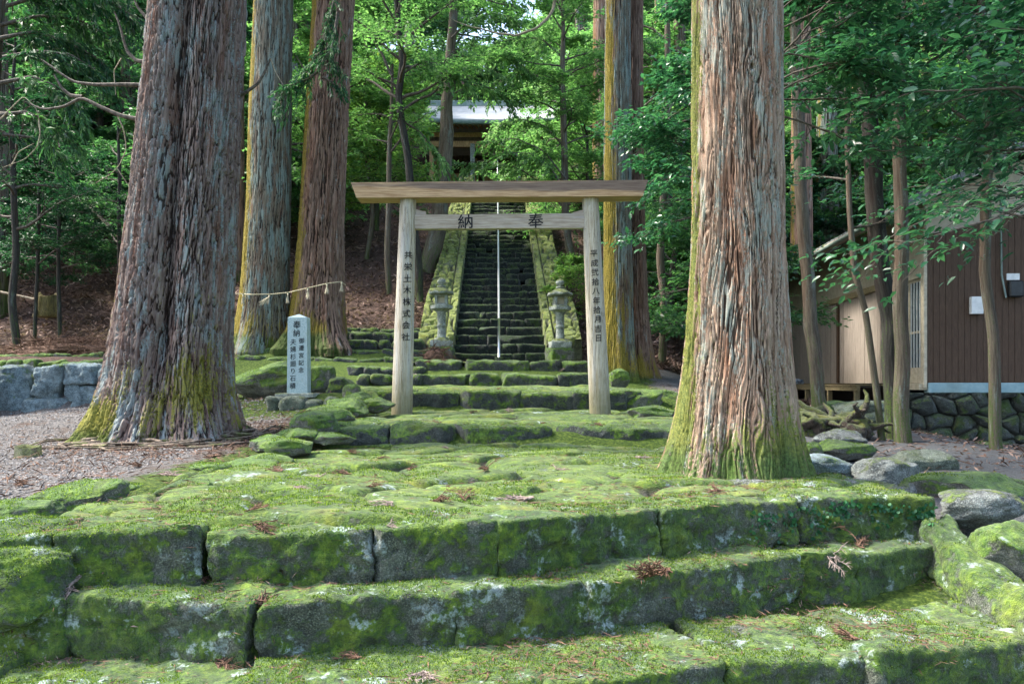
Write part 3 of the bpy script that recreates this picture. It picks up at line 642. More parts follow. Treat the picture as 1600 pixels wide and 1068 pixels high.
def cheek(side, label):
    xi = 1.0; L = 17.0; nu = 52; nv = 900
    root = None
    U, Vv = np.meshgrid(np.linspace(-.16, .74, nu), np.linspace(0, 1, nv)); u = U.ravel(); v = Vv.ravel()
    y = 16.75 + v * 16.0; s = v * 17.7
    wid = .62 + .05 * np.sin(s * .7)
    p = np.stack([u, s, 0 * u + side * 5], 1)
    F1, F2, rid, r2, du, dv = voro((u + fbm(p * 2, 2, 5) * .10) / .25, (s + fbm(p * 1.7, 2, 6) * .14) / .16, 7 + side, .85)
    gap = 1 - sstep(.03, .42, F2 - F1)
    # an edging strip of bright stones runs along the inner edge
    strip = u < .16
    G1, G2, rid2, _, _, _ = voro(u / .5 + 3, s / .26, 19, .5)
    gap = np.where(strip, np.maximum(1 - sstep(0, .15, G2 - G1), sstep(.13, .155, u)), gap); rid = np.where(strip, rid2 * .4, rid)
    h = (1 - gap) * (.10 + .08 * rid) + (dv * (r2 - .3)) * .14 + fbm(p * 12, 3, 9) * .008
    slope = (8.12 - .43) / 16.0
    top = .43 + .24 + slope * (y - 16.6) + .06
    # fold down on both sides
    over_in = sstep(-.02, -.05, u); over_out = sstep(wid, wid + .05, u)
    z = top + h * (1 - over_in) * (1 - over_out * .5) - over_in * .55 - over_out * (.5 + .25)
    uu = np.where(u < -.03, -.03 + (u + .03) * .1, np.where(u > wid, wid + (u - wid) * .5, u))
    flare = .10 * (1 - v) * sstep(0, .62, uu)
    x = scx(y) + side * (xi + uu + flare)
    V = np.stack([x, y, z], 1)
    # front face drops to the ground
    f = V[:nu].copy(); f2 = f.copy(); f2[:, 2] = .3; f2[:, 1] -= .05
    V = np.concatenate([V, f2]); rid = np.concatenate([rid, rid[:nu]]); gap = np.concatenate([gap, gap[:nu]])
    Fg = grid_faces(nu, nv); n0 = nu * nv
    ff = np.stack([np.arange(nu - 1), np.arange(nu - 1) + 1, n0 + np.arange(nu - 1) + 1, n0 + np.arange(nu - 1)], 1)
    if side < 0: Fg = Fg[:, ::-1]; 
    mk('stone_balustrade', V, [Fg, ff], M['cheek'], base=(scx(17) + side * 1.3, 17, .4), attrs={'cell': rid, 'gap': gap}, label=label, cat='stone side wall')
cheek(-1, 'sloping side wall of flat mossy fieldstones left of the staircase')
cheek(1, 'sloping side wall of flat mossy fieldstones right of the staircase')

# handrail
slope = (8.12 - .43) / 16.0
root = empty('handrail', (scx(16.4) - .02, 16.3, .45), 'thin pale metal handrail up the middle of the staircase', 'handrail')
def rail_pt(y, h): return np.array([scx(y) - .02 + .0 * y, y, .43 + slope * (y - 16.6) + h])
V, Fc = tube([rail_pt(16.55, .95), rail_pt(20, .97), rail_pt(26, .97), rail_pt(33.2, .95)], .024, 10); mk('rail', V, Fc, M['steel'], root)
for y in (16.55, 19.3, 22.1, 24.9, 27.7, 30.5, 33.2):
    V, Fc = tube([rail_pt(y, .05), rail_pt(y, .96)], .026 if y < 17 else .02, 10); mk('post', V, Fc, M['steel'], root)
V, Fc = box_v((scx(16.5) - .11, 16.4, .40), (scx(16.5) + .07, 16.6, .56), .01); mk('footing', V, Fc, M['stair'], root)

# ------------------------------------------------------------------ lanterns
def lantern_at(loc, label, first=None):
    root = empty('stone_lantern', loc, label, 'stone lantern', 'pair of stone lanterns at the foot of the staircase')
    o = np.array(loc, float)
    def part(nm, V, Fc, par=root, smooth=True): return mk(nm, np.asarray(V) + o, Fc, M['lantern'], par, smooth=smooth)
    V, Fc = stone((0, 0, -.12), .05, .50, .5, .30, res=.03, r=.05, rough=.03, seed=511); mk('plinth_rock', V + o, Fc, M['mossrock'], root)
    V, Fc = stone((0, 0, .17), 0, .42, .42, .15, res=.03, r=.02, rough=.006, seed=512, cuts=0); part('base_block', V, Fc)
    V, Fc = lathe((0, 0, .31), [(.17, 0), (.17, .02), (.135, .05), (.12, .06)], 6); part('lotus_base', V, Fc, smooth=False)
    V, Fc = lathe((0, 0, .36), [(.105, 0), (.088, .03), (.08, .18), (.083, .225), (.096, .24), (.096, .26), (.083, .275), (.08, .30), (.09, .50), (.115, .53)], 20); part('shaft', V, Fc)
    V, Fc = lathe((0, 0, .88), [(.10, 0), (.16, .04), (.215, .06), (.225, .07), (.225, .13), (.21, .145)], 6); part('platform', V, Fc, smooth=False)
    A = Acc()
    for sx in (-1, 1):
        for sy in (-1, 1): A.add(*box_v((sx * .10 - .028, sy * .10 - .028, 1.02), (sx * .10 + .028, sy * .10 + .028, 1.22), .006))
    for ax in (0, 1):
        for sg in (-1, 1):
            for zz in ((1.021, 1.055), (1.185, 1.219)):
                lo = [-.073, -.073, zz[0]]; hi = [.073, .073, zz[1]]; lo[ax] = sg * .10 - .022; hi[ax] = sg * .10 + .022; A.add(*box_v(lo, hi, .004))
    fb = A.mk('fire_box', M['lantern'], root, smooth=False)
    V, Fc = box_v((-.055, -.104, 1.058), (.055, -.100, 1.18)); 
    # paper screen with wooden bars behind the opening
    mk('screen', np.asarray(box_v((-.07, -.07, 1.03), (.07, .07, 1.21))[0]) + o, Fc, M['straw'], fb, smooth=False)
    # hexagonal roof with upturned corners
    th = np.linspace(0, 2 * PI, 36, endpoint=False); pts = []
    for r, z, up in [(.0, 1.24, 0), (.20, 1.225, .0), (.27, 1.235, .025), (.275, 1.27, .03), (.21, 1.30, .012), (.15, 1.345, .004), (.09, 1.375, 0), (.06, 1.38, 0)]:
        k = np.cos(3 * th) ** 6; hexr = math.cos(PI / 6) / np.cos(((th + PI / 6) % (PI / 3)) - PI / 6)
        pts.append(np.stack([r * hexr * np.cos(th), r * hexr * np.sin(th), z + up * k * 1.], 1))
    part('roof', np.concatenate(pts), [grid_faces(36, 8, True), np.array([7 * 36 + np.arange(36)])])
    V, Fc = lathe((0, 0, 1.37), [(.055, 0), (.09, .02), (.085, .045), (.045, .055), (.04, .065), (.075, .09), (.088, .125), (.08, .16), (.05, .19), (.015, .205)], 20); part('finial', V, Fc)
    return root
la = lantern_at((0, 0, 0), 'stone lantern at the left foot of the staircase'); la.location = (PX(690, 16.0), 16.0, PZ(556, 16.0))
lb = copy_tree(la); lb.location = (PX(875, 16.0), 16.0, PZ(558, 16.0)); lb.rotation_euler.z = .12; lb['label'] = 'stone lantern at the right foot of the staircase'
OFF[lb.name] = np.array(lb.location)
# ------------------------------------------------------------------ lettering
def glyphs(txt, size, depth=.004, offset=.0):
    """vertices (x, z) and faces of one character, centred on its box, standing in the XZ plane"""
    cu = bpy.data.curves.new('t', 'FONT'); cu.body = txt; cu.size = 1.0; cu.align_x = 'CENTER'; cu.offset = offset; cu.resolution_u = 3
    ob = bpy.data.objects.new('t', cu); COL.objects.link(ob); bpy.context.view_layer.update()
    me = bpy.data.meshes.new_from_object(ob.evaluated_get(bpy.context.evaluated_depsgraph_get()))
    V = np.zeros(len(me.vertices) * 3); me.vertices.foreach_get('co', V); V = V.reshape(-1, 3)
    Fc = {}
    for p in me.polygons: Fc.setdefault(len(p.vertices), []).append(list(p.vertices))
    bpy.data.objects.remove(ob); bpy.data.curves.remove(cu); bpy.data.meshes.remove(me)
    c = (V.max(0) + V.min(0)) / 2
    return (V - c) * size, [np.array(f) for f in Fc.values()]
def script(name, parent, items, surf, mat, squash=1.0):
    """items: (char, x, z, size); surf(x, z) -> y of the surface"""
    A = Acc()
    for i, (ch, x, z, sz) in enumerate(items):
        V, Fc = glyphs(ch, sz)
        T3 = np.concatenate([np.stack([f[:, 0], f[:, k], f[:, k + 1]], 1) for f in Fc for k in range(1, f.shape[1] - 1)]); Tr = V[T3]
        for _ in range(3):      # small facets follow the round of the post
            a, b, c = Tr[:, 0], Tr[:, 1], Tr[:, 2]; ab, bc, ca = (a + b) / 2, (b + c) / 2, (c + a) / 2
            Tr = np.concatenate([np.stack(q, 1) for q in ((a, ab, ca), (ab, b, bc), (ca, bc, c), (ab, bc, ca))])
        V = Tr.reshape(-1, 3); Fc = [np.arange(len(V)).reshape(-1, 3)]
        # brush-like slant: strokes rise a little to the right
        X = V[:, 0] * squash; Zg = V[:, 1] + V[:, 0] * .07
        for k, (ox, oz) in enumerate(((-.009, 0), (.009, 0), (0, .008), (0, -.008))):   # four passes of the brush
            A.add(np.stack([x + X + ox * sz, surf(x + X, z + Zg) - .0004 * k, z + Zg + oz * sz], 1), Fc)
    return A.mk(name, mat, parent, smooth=False)

# ------------------------------------------------------------------ the gate (torii)
DT = 10.4
def pillar_mesh(bx, tx, zb, zt, rb, rt, seed):
    nu, nv = 48, 140; th = np.linspace(0, 2 * PI, nu, endpoint=False); t = np.linspace(0, 1, nv); TT, TH = np.meshgrid(t, th, indexing='ij')
    r = rb + (rt - rb) * TT; cs = np.stack([np.cos(TH) * 3, np.sin(TH) * 3, TT * 3 + seed], -1).reshape(-1, 3)
    r = r + (fbm(cs, 3, seed) * .006).reshape(r.shape) + (fbm(cs * np.array([7, 7, .6]), 2, seed) * .0015).reshape(r.shape)
    x = bx + (tx - bx) * TT + r * np.cos(TH); y = DT + r * np.sin(TH); z = zb + (zt - zb) * TT
    V = np.stack([x, y, z], -1).reshape(-1, 3); return V, [grid_faces(nu, nv, True), np.array([(nv - 1) * nu + np.arange(nu)])]
root = empty('torii_gate', (PX(783, DT), DT, -.38), 'weathered wooden torii gate with brush-written posts over the mossy path', 'torii gate')
zb = PZ(648, DT); zt = PZ(307, DT)
pl = []
for (b, tpx, seed) in ((628, 638, 3), (938, 922, 8)):
    V, Fc = pillar_mesh(PX(b, DT), PX(tpx, DT), zb, zt, .139, .106, seed); o = mk('pillar', V, Fc, M['post'], root); pl.append((o, PX(b, DT), PX(tpx, DT)))
# top beam: trapezoid in front view, ends cut slanting inwards, slightly thicker at the right
def beam(nm, corners, d0, d1, mat, parent, n=40, wob=.004):
    (x0, z0), (x1, z1), (x2, z2), (x3, z3) = corners   # bottom-left, bottom-right, top-right, top-left
    A = []; t = np.linspace(0, 1, n)
    for y, inset in ((d0, 0), (d1, 0)):
        for (xa, za, xb, zb_) in ((x0, z0, x1, z1), (x3, z3, x2, z2)):
            A.append(np.stack([xa + (xb - xa) * t, np.full(n, y), za + (zb_ - za) * t + fbm(np.stack([t * 6, t * 0 + za, t * 0], 1), 2, 4) * wob], 1))
    V = np.concatenate(A); i = np.arange(n - 1); fb, ft, bb, bt = 0, n, 2 * n, 3 * n
    Fq = np.concatenate([np.stack([fb + i, fb + i + 1, ft + i + 1, ft + i], 1), np.stack([bb + i + 1, bb + i, bt + i, bt + i + 1], 1), np.stack([ft + i, ft + i + 1, bt + i + 1, bt + i], 1), np.stack([bb + i, bb + i + 1, fb + i + 1, fb + i], 1), [[fb, ft, bt, bb]], [[fb + n - 1, bb + n - 1, bt + n - 1, ft + n - 1]]])
    return mk(nm, V, Fq, mat, parent, smooth=False)
Df = DT - .16
beam('top_beam', [(PX(557, Df), PZ(309, Df)), (PX(1004, Df), PZ(306, Df)), (PX(1013, Df), PZ(281, Df)), (PX(548, Df), PZ(285, Df))], Df, DT + .16, M['beam'], root)
Dn = DT - .055
beam('tie_beam', [(PX(648, Dn), PZ(357.5, Dn)), (PX(916, Dn), PZ(356, Dn)), (PX(916, Dn), PZ(333, Dn)), (PX(648, Dn), PZ(335.5, Dn))], Dn, DT + .055, M['crossbeam'], root, wob=.002)
for sx in (0, 1):
    xa = PX(650 if sx == 0 else 895, DT); xb = PX(666 if sx == 0 else 911, DT); h = (.06, .03) if sx == 0 else (.02, .055)
    z0 = PZ(335, DT); V, Fc = box_v((xa, DT - .03, z0 - .01), (xb, DT + .03, z0 + .05)); V[:, 2] += np.where(V[:, 2] > z0, np.where(V[:, 0] > (xa + xb) / 2, h[1] - .05, h[0] - .05), 0)
    mk('wedge', V, Fc, M['crossbeam'], root, smooth=False)
tie = [o for o in root.children if o.name.startswith('tie_beam')][0]
script('lettering', tie, [('納', PX(727, Dn), PZ(346, Dn), .20), ('奉', PX(837, Dn), PZ(345, Dn), .20)], lambda x, z: Dn - .003 + 0 * x, M['ink'], 1.05)
for (o, bx, tx), txt, (ya, yb), (xa, xb) in zip(pl, ('共栄土木株式会社', '平成弐拾八年拾月吉日'), ((398, 526), (396, 528)), ((638, 634), (928, 935))):
    n = len(txt); items = []
    for i, ch in enumerate(txt):
        t = i / (n - 1); py = ya + (yb - ya) * t; px = xa + (xb - xa) * t
        items.append((ch, PX(px, DT - .12), PZ(py, DT - .12), .106 if n == 8 else .10))
    def surf(x, z, bx=bx, tx=tx):
        t = (z - zb) / (zt - zb); cx = bx + (tx - bx) * t; r = .139 + (.106 - .139) * t + .009
        return DT - np.sqrt(np.maximum(r ** 2 - (x - cx) ** 2, 1e-4))
    script('lettering', o, items, surf, M['ink'])

# ------------------------------------------------------------------ inscribed stone marker
DM = 10.9; x0, x1 = PX(449, DM), PX(480, DM); zb_, zt_ = PZ(614, DM), PZ(496, DM); cx = (x0 + x1) / 2; hw = (x1 - x0) / 2
root = empty('stone_marker', (cx, DM + hw, zb_), 'square blue-grey granite post with black brush inscription and pyramid top', 'stone marker')
n = 5; prof = [(hw * 1.03, 0), (hw * 1.015, .25), (hw * 1.0, .6), (hw * .965, zt_ - zb_), (hw * .93, zt_ - zb_ + .006)]
pts = []
for r, z in prof + [(0.0, zt_ - zb_ + .055)]:
    for a, b in ((-1, -1), (1, -1), (1, 1), (-1, 1)): pts.append((cx + a * r, DM + hw * .7 + b * r * .7, zb_ + z))
V = np.array(pts); o = mk('shaft', V, [grid_faces(4, 6, True)], M['granite'], root, smooth=False)
items = [('奉', cx - .005, PZ(507, DM), .115), ('納', cx - .010, PZ(520, DM), .105)]
for i, ch in enumerate('夫婦杉廻り石積'): items.append((ch, cx - .055 - .003 * i / 3, PZ(534 + i * 11.4, DM), .088))
for i, ch in enumerate('御遷宮記念'): items.append((ch, cx + .058 - .001 * i, PZ(532 + i * 11.4, DM), .080))
script('lettering', o, items, lambda x, z: DM + hw * .7 * (1 - np.interp(z - zb_, [0, .25, .6, zt_ - zb_], [1.03, 1.015, 1.0, .965])) - .002 + 0 * x, M['ink'], .95)
V, Fc = box_v((PX(433, DM), DM - .10, PZ(621, DM)), (PX(493, DM), DM + .45, zb_), .008); mk('base_slab', V, Fc, M['lantern'], root, smooth=False)

# ------------------------------------------------------------------ sacred rope between the two cedars
D0 = 15.0
kp = [(345, 458, 15.3), (379, 459, 15.25), (393, 460, D0 - .02), (424, 459.5, 15.1), (450, 457, 15.1), (480, 450, 14.95), (510, 443, 14.95), (533, 440, 15.3), (540, 445, 15.7)]
pts = np.array([P(*k) for k in kp]); tt = np.linspace(0, len(pts) - 1, 160); pts2 = np.stack([np.interp(tt, np.arange(len(pts)), pts[:, k]) for k in range(3)], 1)
root = empty('sacred_rope', pts[3], 'thin straw rope with pale tassels tied round two mossy cedars', 'rope')
A = Acc()
for ph in (0, PI):
    s = tt * 9; q = pts2 + .005 * np.stack([0 * s, np.sin(s * 3 + ph), np.cos(s * 3 + ph)], 1); A.add(*tube(q, .0065, 6))
A.mk('rope', M['rope'], root)
for i, (px, py, D, sp) in enumerate([(353, 459, 15.2, .02), (380, 459, 15.1, .03), (421, 460, 15.0, .11), (450, 457, 15.0, .03), (481, 450, 14.85, .035), (511, 443, 14.85, .04), (534, 440, 15.2, .035)]):
    A = Acc(); c = P(px, py, D); rs = np.random.RandomState(i)
    A.add(*tube([c + [0, 0, .01], c - [0, 0, .04]], .016, 6))
    for k in range(26):
        a = rs.uniform(-1, 1); b = rs.uniform(-1, 1); l = rs.uniform(.11, .18); A.add(*tube([c - [0, 0, .03], c + [a * sp * .5 - (sp > .1) * .04, b * .02 - .01, -.03 - l * .5], c + [a * sp - (sp > .1) * .10, b * .03 - .01, -.03 - l]], [.004, .004, .002], 4))
    A.mk('tassel', M['straw'], root)

# ------------------------------------------------------------------ house on the right
M['planks'] = simple('dark_brown_planks', (.045, .027, .017), (.105, .066, .043), 9, .8, .003, (22, 22, .7))
M['greyboard'] = simple('weathered_grey_boards', (.18, .15, .125), (.36, .315, .27), 7, .85, .003, (14, 14, .5), c3=(.20, .165, .14))
M['plaster'] = simple('cream_plaster', (.36, .32, .24), (.46, .41, .31), 6, .9, .002)
M['concrete'] = simple('painted_blue_concrete', (.20, .32, .35), (.30, .42, .44), 5, .85, .003, c3=(.14, .18, .14))
M['deckwood'] = simple('veranda_wood', (.14, .11, .06), (.32, .27, .15), 9, .85, .003, (9, 2, 9))
M['doorframe'] = simple('pale_door_frame', (.34, .30, .22), (.52, .46, .34), 12, .6, .001)
M['tile'] = simple('mossy_roof_tiles', (.045, .055, .055), (.16, .18, .18), 14, .8, .01, c3=(.06, .10, .03))
M['glass'] = simple('dark_door_glass', (.03, .05, .06), (.05, .08, .09), 5, .08, 0., spec=.6)
M['white'] = simple('white_enamel', (.55, .57, .56), (.70, .72, .70), 8, .5, .0005)
M['black'] = simple('black_plastic', (.015, .018, .02), (.035, .04, .045), 8, .35, .0005)
M['greenpipe'] = simple('grey_green_pipe', (.12, .17, .15), (.2, .26, .23), 8, .5, .0005)
C0 = np.array([7.28, 14.0]); dS = np.array([.08, 1.]); dS /= np.linalg.norm(dS); dG = np.array([dS[1], -dS[0]])
def H(s, g, z):   # s: back along the side wall, g: right along the gable wall
    p = C0 + dS * s + dG * g; return np.array([p[0], p[1], z])
def hbox(s0, s1, g0, g1, z0, z1, bev=0.):
    V, Fc = box_v((s0, g0, z0), (s1, g1, z1), bev); return np.array([H(*v) for v in V]), [f[:, ::-1] for f in Fc]
house = empty('wooden_house', H(0, 0, 0), 'dark brown plank house with sliding lattice door and veranda at the right', 'house')
# gable wall: separate boards following a rising top line
A = Acc(); rs = np.random.RandomState(5); g = 0.0
zt = lambda g: 2.62 + .20 * g
while g < 5.2:
    w = .105; o = rs.uniform(0, .006)
    V, Fc = box_v((-.03 - o, g + .003, .03), (.0, g + w - .003, 1.)); V[:, 2] = np.where(V[:, 2] > .5, zt(V[:, 1]), V[:, 2]); A.add([H(*v) for v in V], [f[:, ::-1] for f in Fc]); g += w
A.mk('plank_wall', M['planks'], house, smooth=False)
V, Fc = hbox(.0, .12, 0, 5.2, -.02, 2.62); V[:, 2] = V[:, 2]; mk('wall_core', V, Fc, M['planks'], house, smooth=False)
# cream gable field above the boards
V = [H(.02, -.02, 2.60), H(.02, 5.2, 2.6 + .2 * 5.2), H(.02, 5.2, 5.45), H(.02, -.02, 3.20), H(.10, -.02, 2.60), H(.10, 5.2, 3.64), H(.10, 5.2, 5.45), H(.10, -.02, 3.20)]
mk('gable_plaster', V, np.array([[0, 1, 2, 3], [7, 6, 5, 4], [0, 4, 5, 1], [1, 5, 6, 2], [2, 6, 7, 3], [3, 7, 4, 0]]), M['plaster'], house, smooth=False)
V, Fc = obox(H(-.03, -.02, 2.64), H(-.03, 5.2, 3.68), .05, .05); mk('gable_trim', V, Fc, M['crossbeam'], house, smooth=False)
V, Fc = hbox(-.05, .15, .02, 5.2, -.15, .025, .01); mk('concrete_sill', V, Fc, M['concrete'], house, smooth=False)
V, Fc = hbox(-.045, .09, -.06, .0, -.06, 2.7, .006); mk('corner_post', V, Fc, M['doorframe'], house, smooth=False)
# side wall: door bay then grey boards
dr = empty('tmp', (0, 0, 0), None, None) if False else None
for k, (s0, s1, off) in enumerate(((.08, .80, .0), (.78, 1.52, .05))):
    A = Acc(); A.add(*hbox(s0, s0 + .05, .02 + off, .06 + off, .02, 1.90)); A.add(*hbox(s1 - .05, s1, .02 + off, .06 + off, .02, 1.90)); A.add(*hbox(s0 + .05, s1 - .05, .02 + off, .06 + off, 1.85, 1.90)); A.add(*hbox(s0 + .05, s1 - .05, .02 + off, .06 + off, .02, .30)); A.add(*hbox(s0 + .05, s1 - .05, .022 + off, .058 + off, .92, .96))
    d = A.mk('door', M['doorframe'], house, smooth=False)
    A = Acc()
    for j in range(5):
        s = s0 + .05 + (s1 - s0 - .1) * (j + .5) / 5; A.add(*hbox(s - .009, s + .009, .018 + off, .034 + off, .30, 1.85))
    A.mk('lattice', M['white'], d, smooth=False)
    V, Fc = hbox(s0 + .05, s1 - .05, .038 + off, .046 + off, .30, 1.85); mk('pane', V, Fc, M['glass'], d, smooth=False)
V, Fc = hbox(.0, 1.62, -.03, .12, 1.90, 2.02, .005); mk('door_head', V, Fc, M['doorframe'], house, smooth=False)
V, Fc = hbox(.0, 9.0, .0, .10, 2.02, 3.2); mk('upper_wall', V, Fc, M['plaster'], house, smooth=False)
V, Fc = hbox(1.56, 1.64, -.05, .10, -.05, 2.0, .006); mk('door_post', V, Fc, M['white'], house, smooth=False)
V, Fc = hbox(.0, 1.55, -.12, .12, -.10, .015, .005); mk('door_sill', V, Fc, M['doorframe'], house, smooth=False)
A = Acc(); s = 1.66
while s < 9.0: A.add(*hbox(s, s + .445, .0 + (int(s * 2) % 2) * .006, .05, .02, 1.98)); s += .45
A.mk('board_wall', M['greyboard'], house, smooth=False)
V, Fc = hbox(1.6, 9.0, -.04, .0, 1.90, 2.03, .004); mk('wall_beam', V, Fc, M['deckwood'], house, smooth=False)
V, Fc = hbox(4.6, 4.7, -.05, -.001, .03, 1.89, .004); mk('wall_post', V, Fc, M['planks'], house, smooth=False)
# veranda
A = Acc()
for k in range(5): A.add(*hbox(1.7, 9.0, -.62 + k * .125, -.62 + k * .125 + .12, -.03, .0))
dk = A.mk('veranda', M['deckwood'], house, smooth=False)
V, Fc = hbox(1.7, 9.0, -.60, -.54, -.13, -.031); mk('beam', V, Fc, M['deckwood'], dk, smooth=False)
for s in (1.8, 3.5, 5.2, 6.9, 8.6):
    V, Fc = hbox(s, s + .09, -.60, -.51, -.75, -.131); mk('leg', V, Fc, M['deckwood'], dk, smooth=False)
V, Fc = hbox(1.7, 9.2, .05, 4.6, -1.0, -.06); mk('underfloor', V, Fc, M['black'], house, smooth=False)
V, Fc = hbox(9.0, 9.1, 0, 5.2, -.5, 3.3); mk('rear_wall', V, Fc, M['planks'], house, smooth=False)
# roof: wavy tiles, eave over the veranda, verge over the gable
nu, nv = 300, 60; U, Vv = np.meshgrid(np.linspace(-.75, 9.6, nu), np.linspace(-.75, 4.4, nv)); u = U.ravel(); v = Vv.ravel()
zr = 3.02 + .5 * (v + .75) + .028 * np.abs(np.sin(u * PI / .27)) + .02 * ((v * 4) % 1) * -1
z0r = 3.02 + .5 * (v + .75) - .10
top = np.array([H(a, b, c) for a, b, c in zip(u, v, zr)]); bot = np.array([H(a, b, c) for a, b, c in zip(u, v, z0r)])
Fg = grid_faces(nu, nv); n0 = len(top)
edge = np.concatenate([np.arange(nu - 1), (nv - 1) * nu + np.arange(nu - 1)]); e1 = np.stack([np.arange(nu - 1), np.arange(nu - 1) + 1, n0 + np.arange(nu - 1) + 1, n0 + np.arange(nu - 1)], 1)
a = np.arange(nv - 1) * nu; e2 = np.stack([a, a + nu, n0 + a + nu, n0 + a], 1); e3 = e2 + nu - 1
rf = mk('roof', np.concatenate([top, bot]), [Fg[:, ::-1], Fg + n0, e1[:, ::-1], e2, e3[:, ::-1]], M['tile'], house, smooth=False)
V, Fc = obox(H(-.72, -.73, 2.93), H(-.72, 4.4, 5.50), .03, .14); mk('verge_board', V, Fc, M['crossbeam'], rf, smooth=False)
V, Fc = obox(H(-.7, -.77, 2.93), H(9.5, -.77, 2.93), .03, .12); mk('eave_board', V, Fc, M['crossbeam'], rf, smooth=False)
A = Acc()
for k in range(24): s = -.5 + k * .42; A.add(*obox(H(s, -.74, 2.90), H(s, .0, 3.26), .05, .06))
A.mk('rafters', M['crossbeam'], rf, smooth=False)
V, Fc = tube([H(-.72, -.84, 2.90), H(4, -.84, 2.89), H(9.5, -.84, 2.87)], .045, 10); mk('gutter', V, Fc, M['greenpipe'], rf)
nu, nv = 60, 4; V = []
for j, b in enumerate((4.4, 9.4)): V += [H(-.75, b, 5.595 - .5 * (b - 4.4)), H(9.6, b, 5.595 - .5 * (b - 4.4))]
for j, b in enumerate((4.4, 9.4)): V += [H(-.75, b, 5.49 - .5 * (b - 4.4)), H(9.6, b, 5.49 - .5 * (b - 4.4))]
mk('far_roof', V, np.array([[0, 2, 3, 1], [4, 5, 7, 6], [0, 4, 6, 2], [1, 3, 7, 5]]), M['tile'], rf, smooth=False)
# fittings on the gable wall
zg = lambda py, y=13.9: PZ(py, y)
def gx(px):   # position along the gable wall seen at px
    k = (px - 800) / F; return (k * C0[1] - C0[0]) / (dG[0] - k * dG[1])
V, Fc = hbox(-.13, -.036, gx(1512), gx(1531), zg(491), zg(464), .008); mk('vent_box', V, Fc, M['white'], house, smooth=False)
V, Fc = hbox(-.15, -.04, gx(1571), gx(1593), zg(465), zg(440), .02); mb = mk('electric_meter', V, Fc, M['black'], house, smooth=False)
V, Fc = hbox(-.06, -.036, gx(1570), gx(1590), zg(438), zg(428)); mk('meter_board', V, Fc, M['white'], mb, smooth=False)
V, Fc = tube([H(-.08, gx(1568), 1.5), H(-.08, gx(1561), 1.9), H(-.08, gx(1559), 3.3)], .016, 8); mk('conduit', V, Fc, M['greenpipe'], mb)
A = Acc(); rs = np.random.RandomState(3)
for k in range(7):
    V, Fc = rock(H(8.2 - .25 * k, -.35, .06), (.22, .2, .16), k, 8, 600 + k, rough=.3); A.add(V, Fc)
A.mk('bundle', simple('blue_and_white_bundle', (.02, .05, .09), (.45, .5, .55), 6, .7), base=H(7.5, -.35, 0), label='heap of blue and white things on the veranda floor', cat='bundle')

# rubble foundation wall below the concrete sill
nu, nv = 420, 100; U, Vv = np.meshgrid(np.linspace(-.5, 5.2, nu), np.linspace(-1.25, -.15, nv)); u = U.ravel(); v = Vv.ravel(); p = np.stack([u, v, 0 * u], 1)
F1, F2, rid, r2, du, dv = voro((u + fbm(p * 2, 3, 2) * .12) / .36, (v + fbm(p * 2 + 9, 3, 3) * .10) / .26, 44, .9)
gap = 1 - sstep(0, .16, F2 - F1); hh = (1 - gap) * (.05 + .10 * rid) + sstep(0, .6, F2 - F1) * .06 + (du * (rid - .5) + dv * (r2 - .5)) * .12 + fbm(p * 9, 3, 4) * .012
s = -.06 - hh + .12 * (v + .15)
pos = C0[None] + dS[None] * s[:, None] + dG[None] * u[:, None]
V = np.stack([pos[:, 0], pos[:, 1], v], 1)
back = np.array([H(.3, -.5, -1.25), H(.3, 5.2, -1.25), H(.3, 5.2, -.15), H(.3, -.5, -.15)]); n0 = len(V)
Fq = grid_faces(nu, nv)
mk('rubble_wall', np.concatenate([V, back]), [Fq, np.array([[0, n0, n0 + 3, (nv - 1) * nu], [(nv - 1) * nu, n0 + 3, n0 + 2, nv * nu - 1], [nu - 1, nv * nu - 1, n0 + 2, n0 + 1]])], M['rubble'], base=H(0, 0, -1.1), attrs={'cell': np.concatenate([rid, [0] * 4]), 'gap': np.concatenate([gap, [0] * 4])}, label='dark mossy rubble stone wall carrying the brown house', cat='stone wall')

# ------------------------------------------------------------------ shrine at the head of the stairs
M['shrinewood'] = simple('shrine_timber', (.27, .16, .075), (.52, .34, .17), 8, .8, .004, (2, 2, .6))
M['shrinedark'] = simple('dark_shrine_timber', (.035, .022, .014), (.09, .06, .035), 8, .8, .004)
M['copper'] = simple('pale_sheet_roof', (.30, .31, .30), (.42, .42, .40), 3, .45, .002)
M['patina'] = simple('green_copper_edge', (.13, .20, .18), (.24, .30, .27), 6, .7, .002)
xs0 = PX(775, 37); zf = 7.90
sh = empty('shrine_hall', (xs0, 37, zf), 'timber shrine hall with curved pale roof at the top of the staircase', 'shrine')
def sb(nm, lo, hi, m, par=None, bev=.0):
    V, Fc = box_v((xs0 + lo[0], 37 + lo[1], zf + lo[2]), (xs0 + hi[0], 37 + hi[1], zf + hi[2]), bev); return mk(nm, V, Fc, M[m], par or sh, smooth=False)
sb('stone_base', (-3.4, -1.2, -.6), (3.4, 4.6, .35), 'lantern'); sb('floor', (-3.1, -.9, .351), (3.1, 4.3, .60), 'shrinewood')
for x in (-2.9, -1.05, 1.05, 2.9):
    for y in (-.8, 1.6, 4.1): sb('post', (x - .10, y - .1, .61), (x + .1, y + .1, 3.0), 'lantern' if y < 0 and abs(x) < 2 else 'shrinewood')
sb('tie_beam', (-3.2, -.88, 2.86), (3.2, -.72, 3.12), 'shrinewood'); sb('upper_beam', (-3.2, -.9, 3.3), (3.2, -.7, 3.5), 'shrinewood'); sb('transom', (-3.0, -.86, 3.121), (3.0, -.74, 3.299), 'shrinedark')
sb('back_wall', (-2.9, 2.4, .61), (2.9, 2.5, 3.4), 'shrinedark')
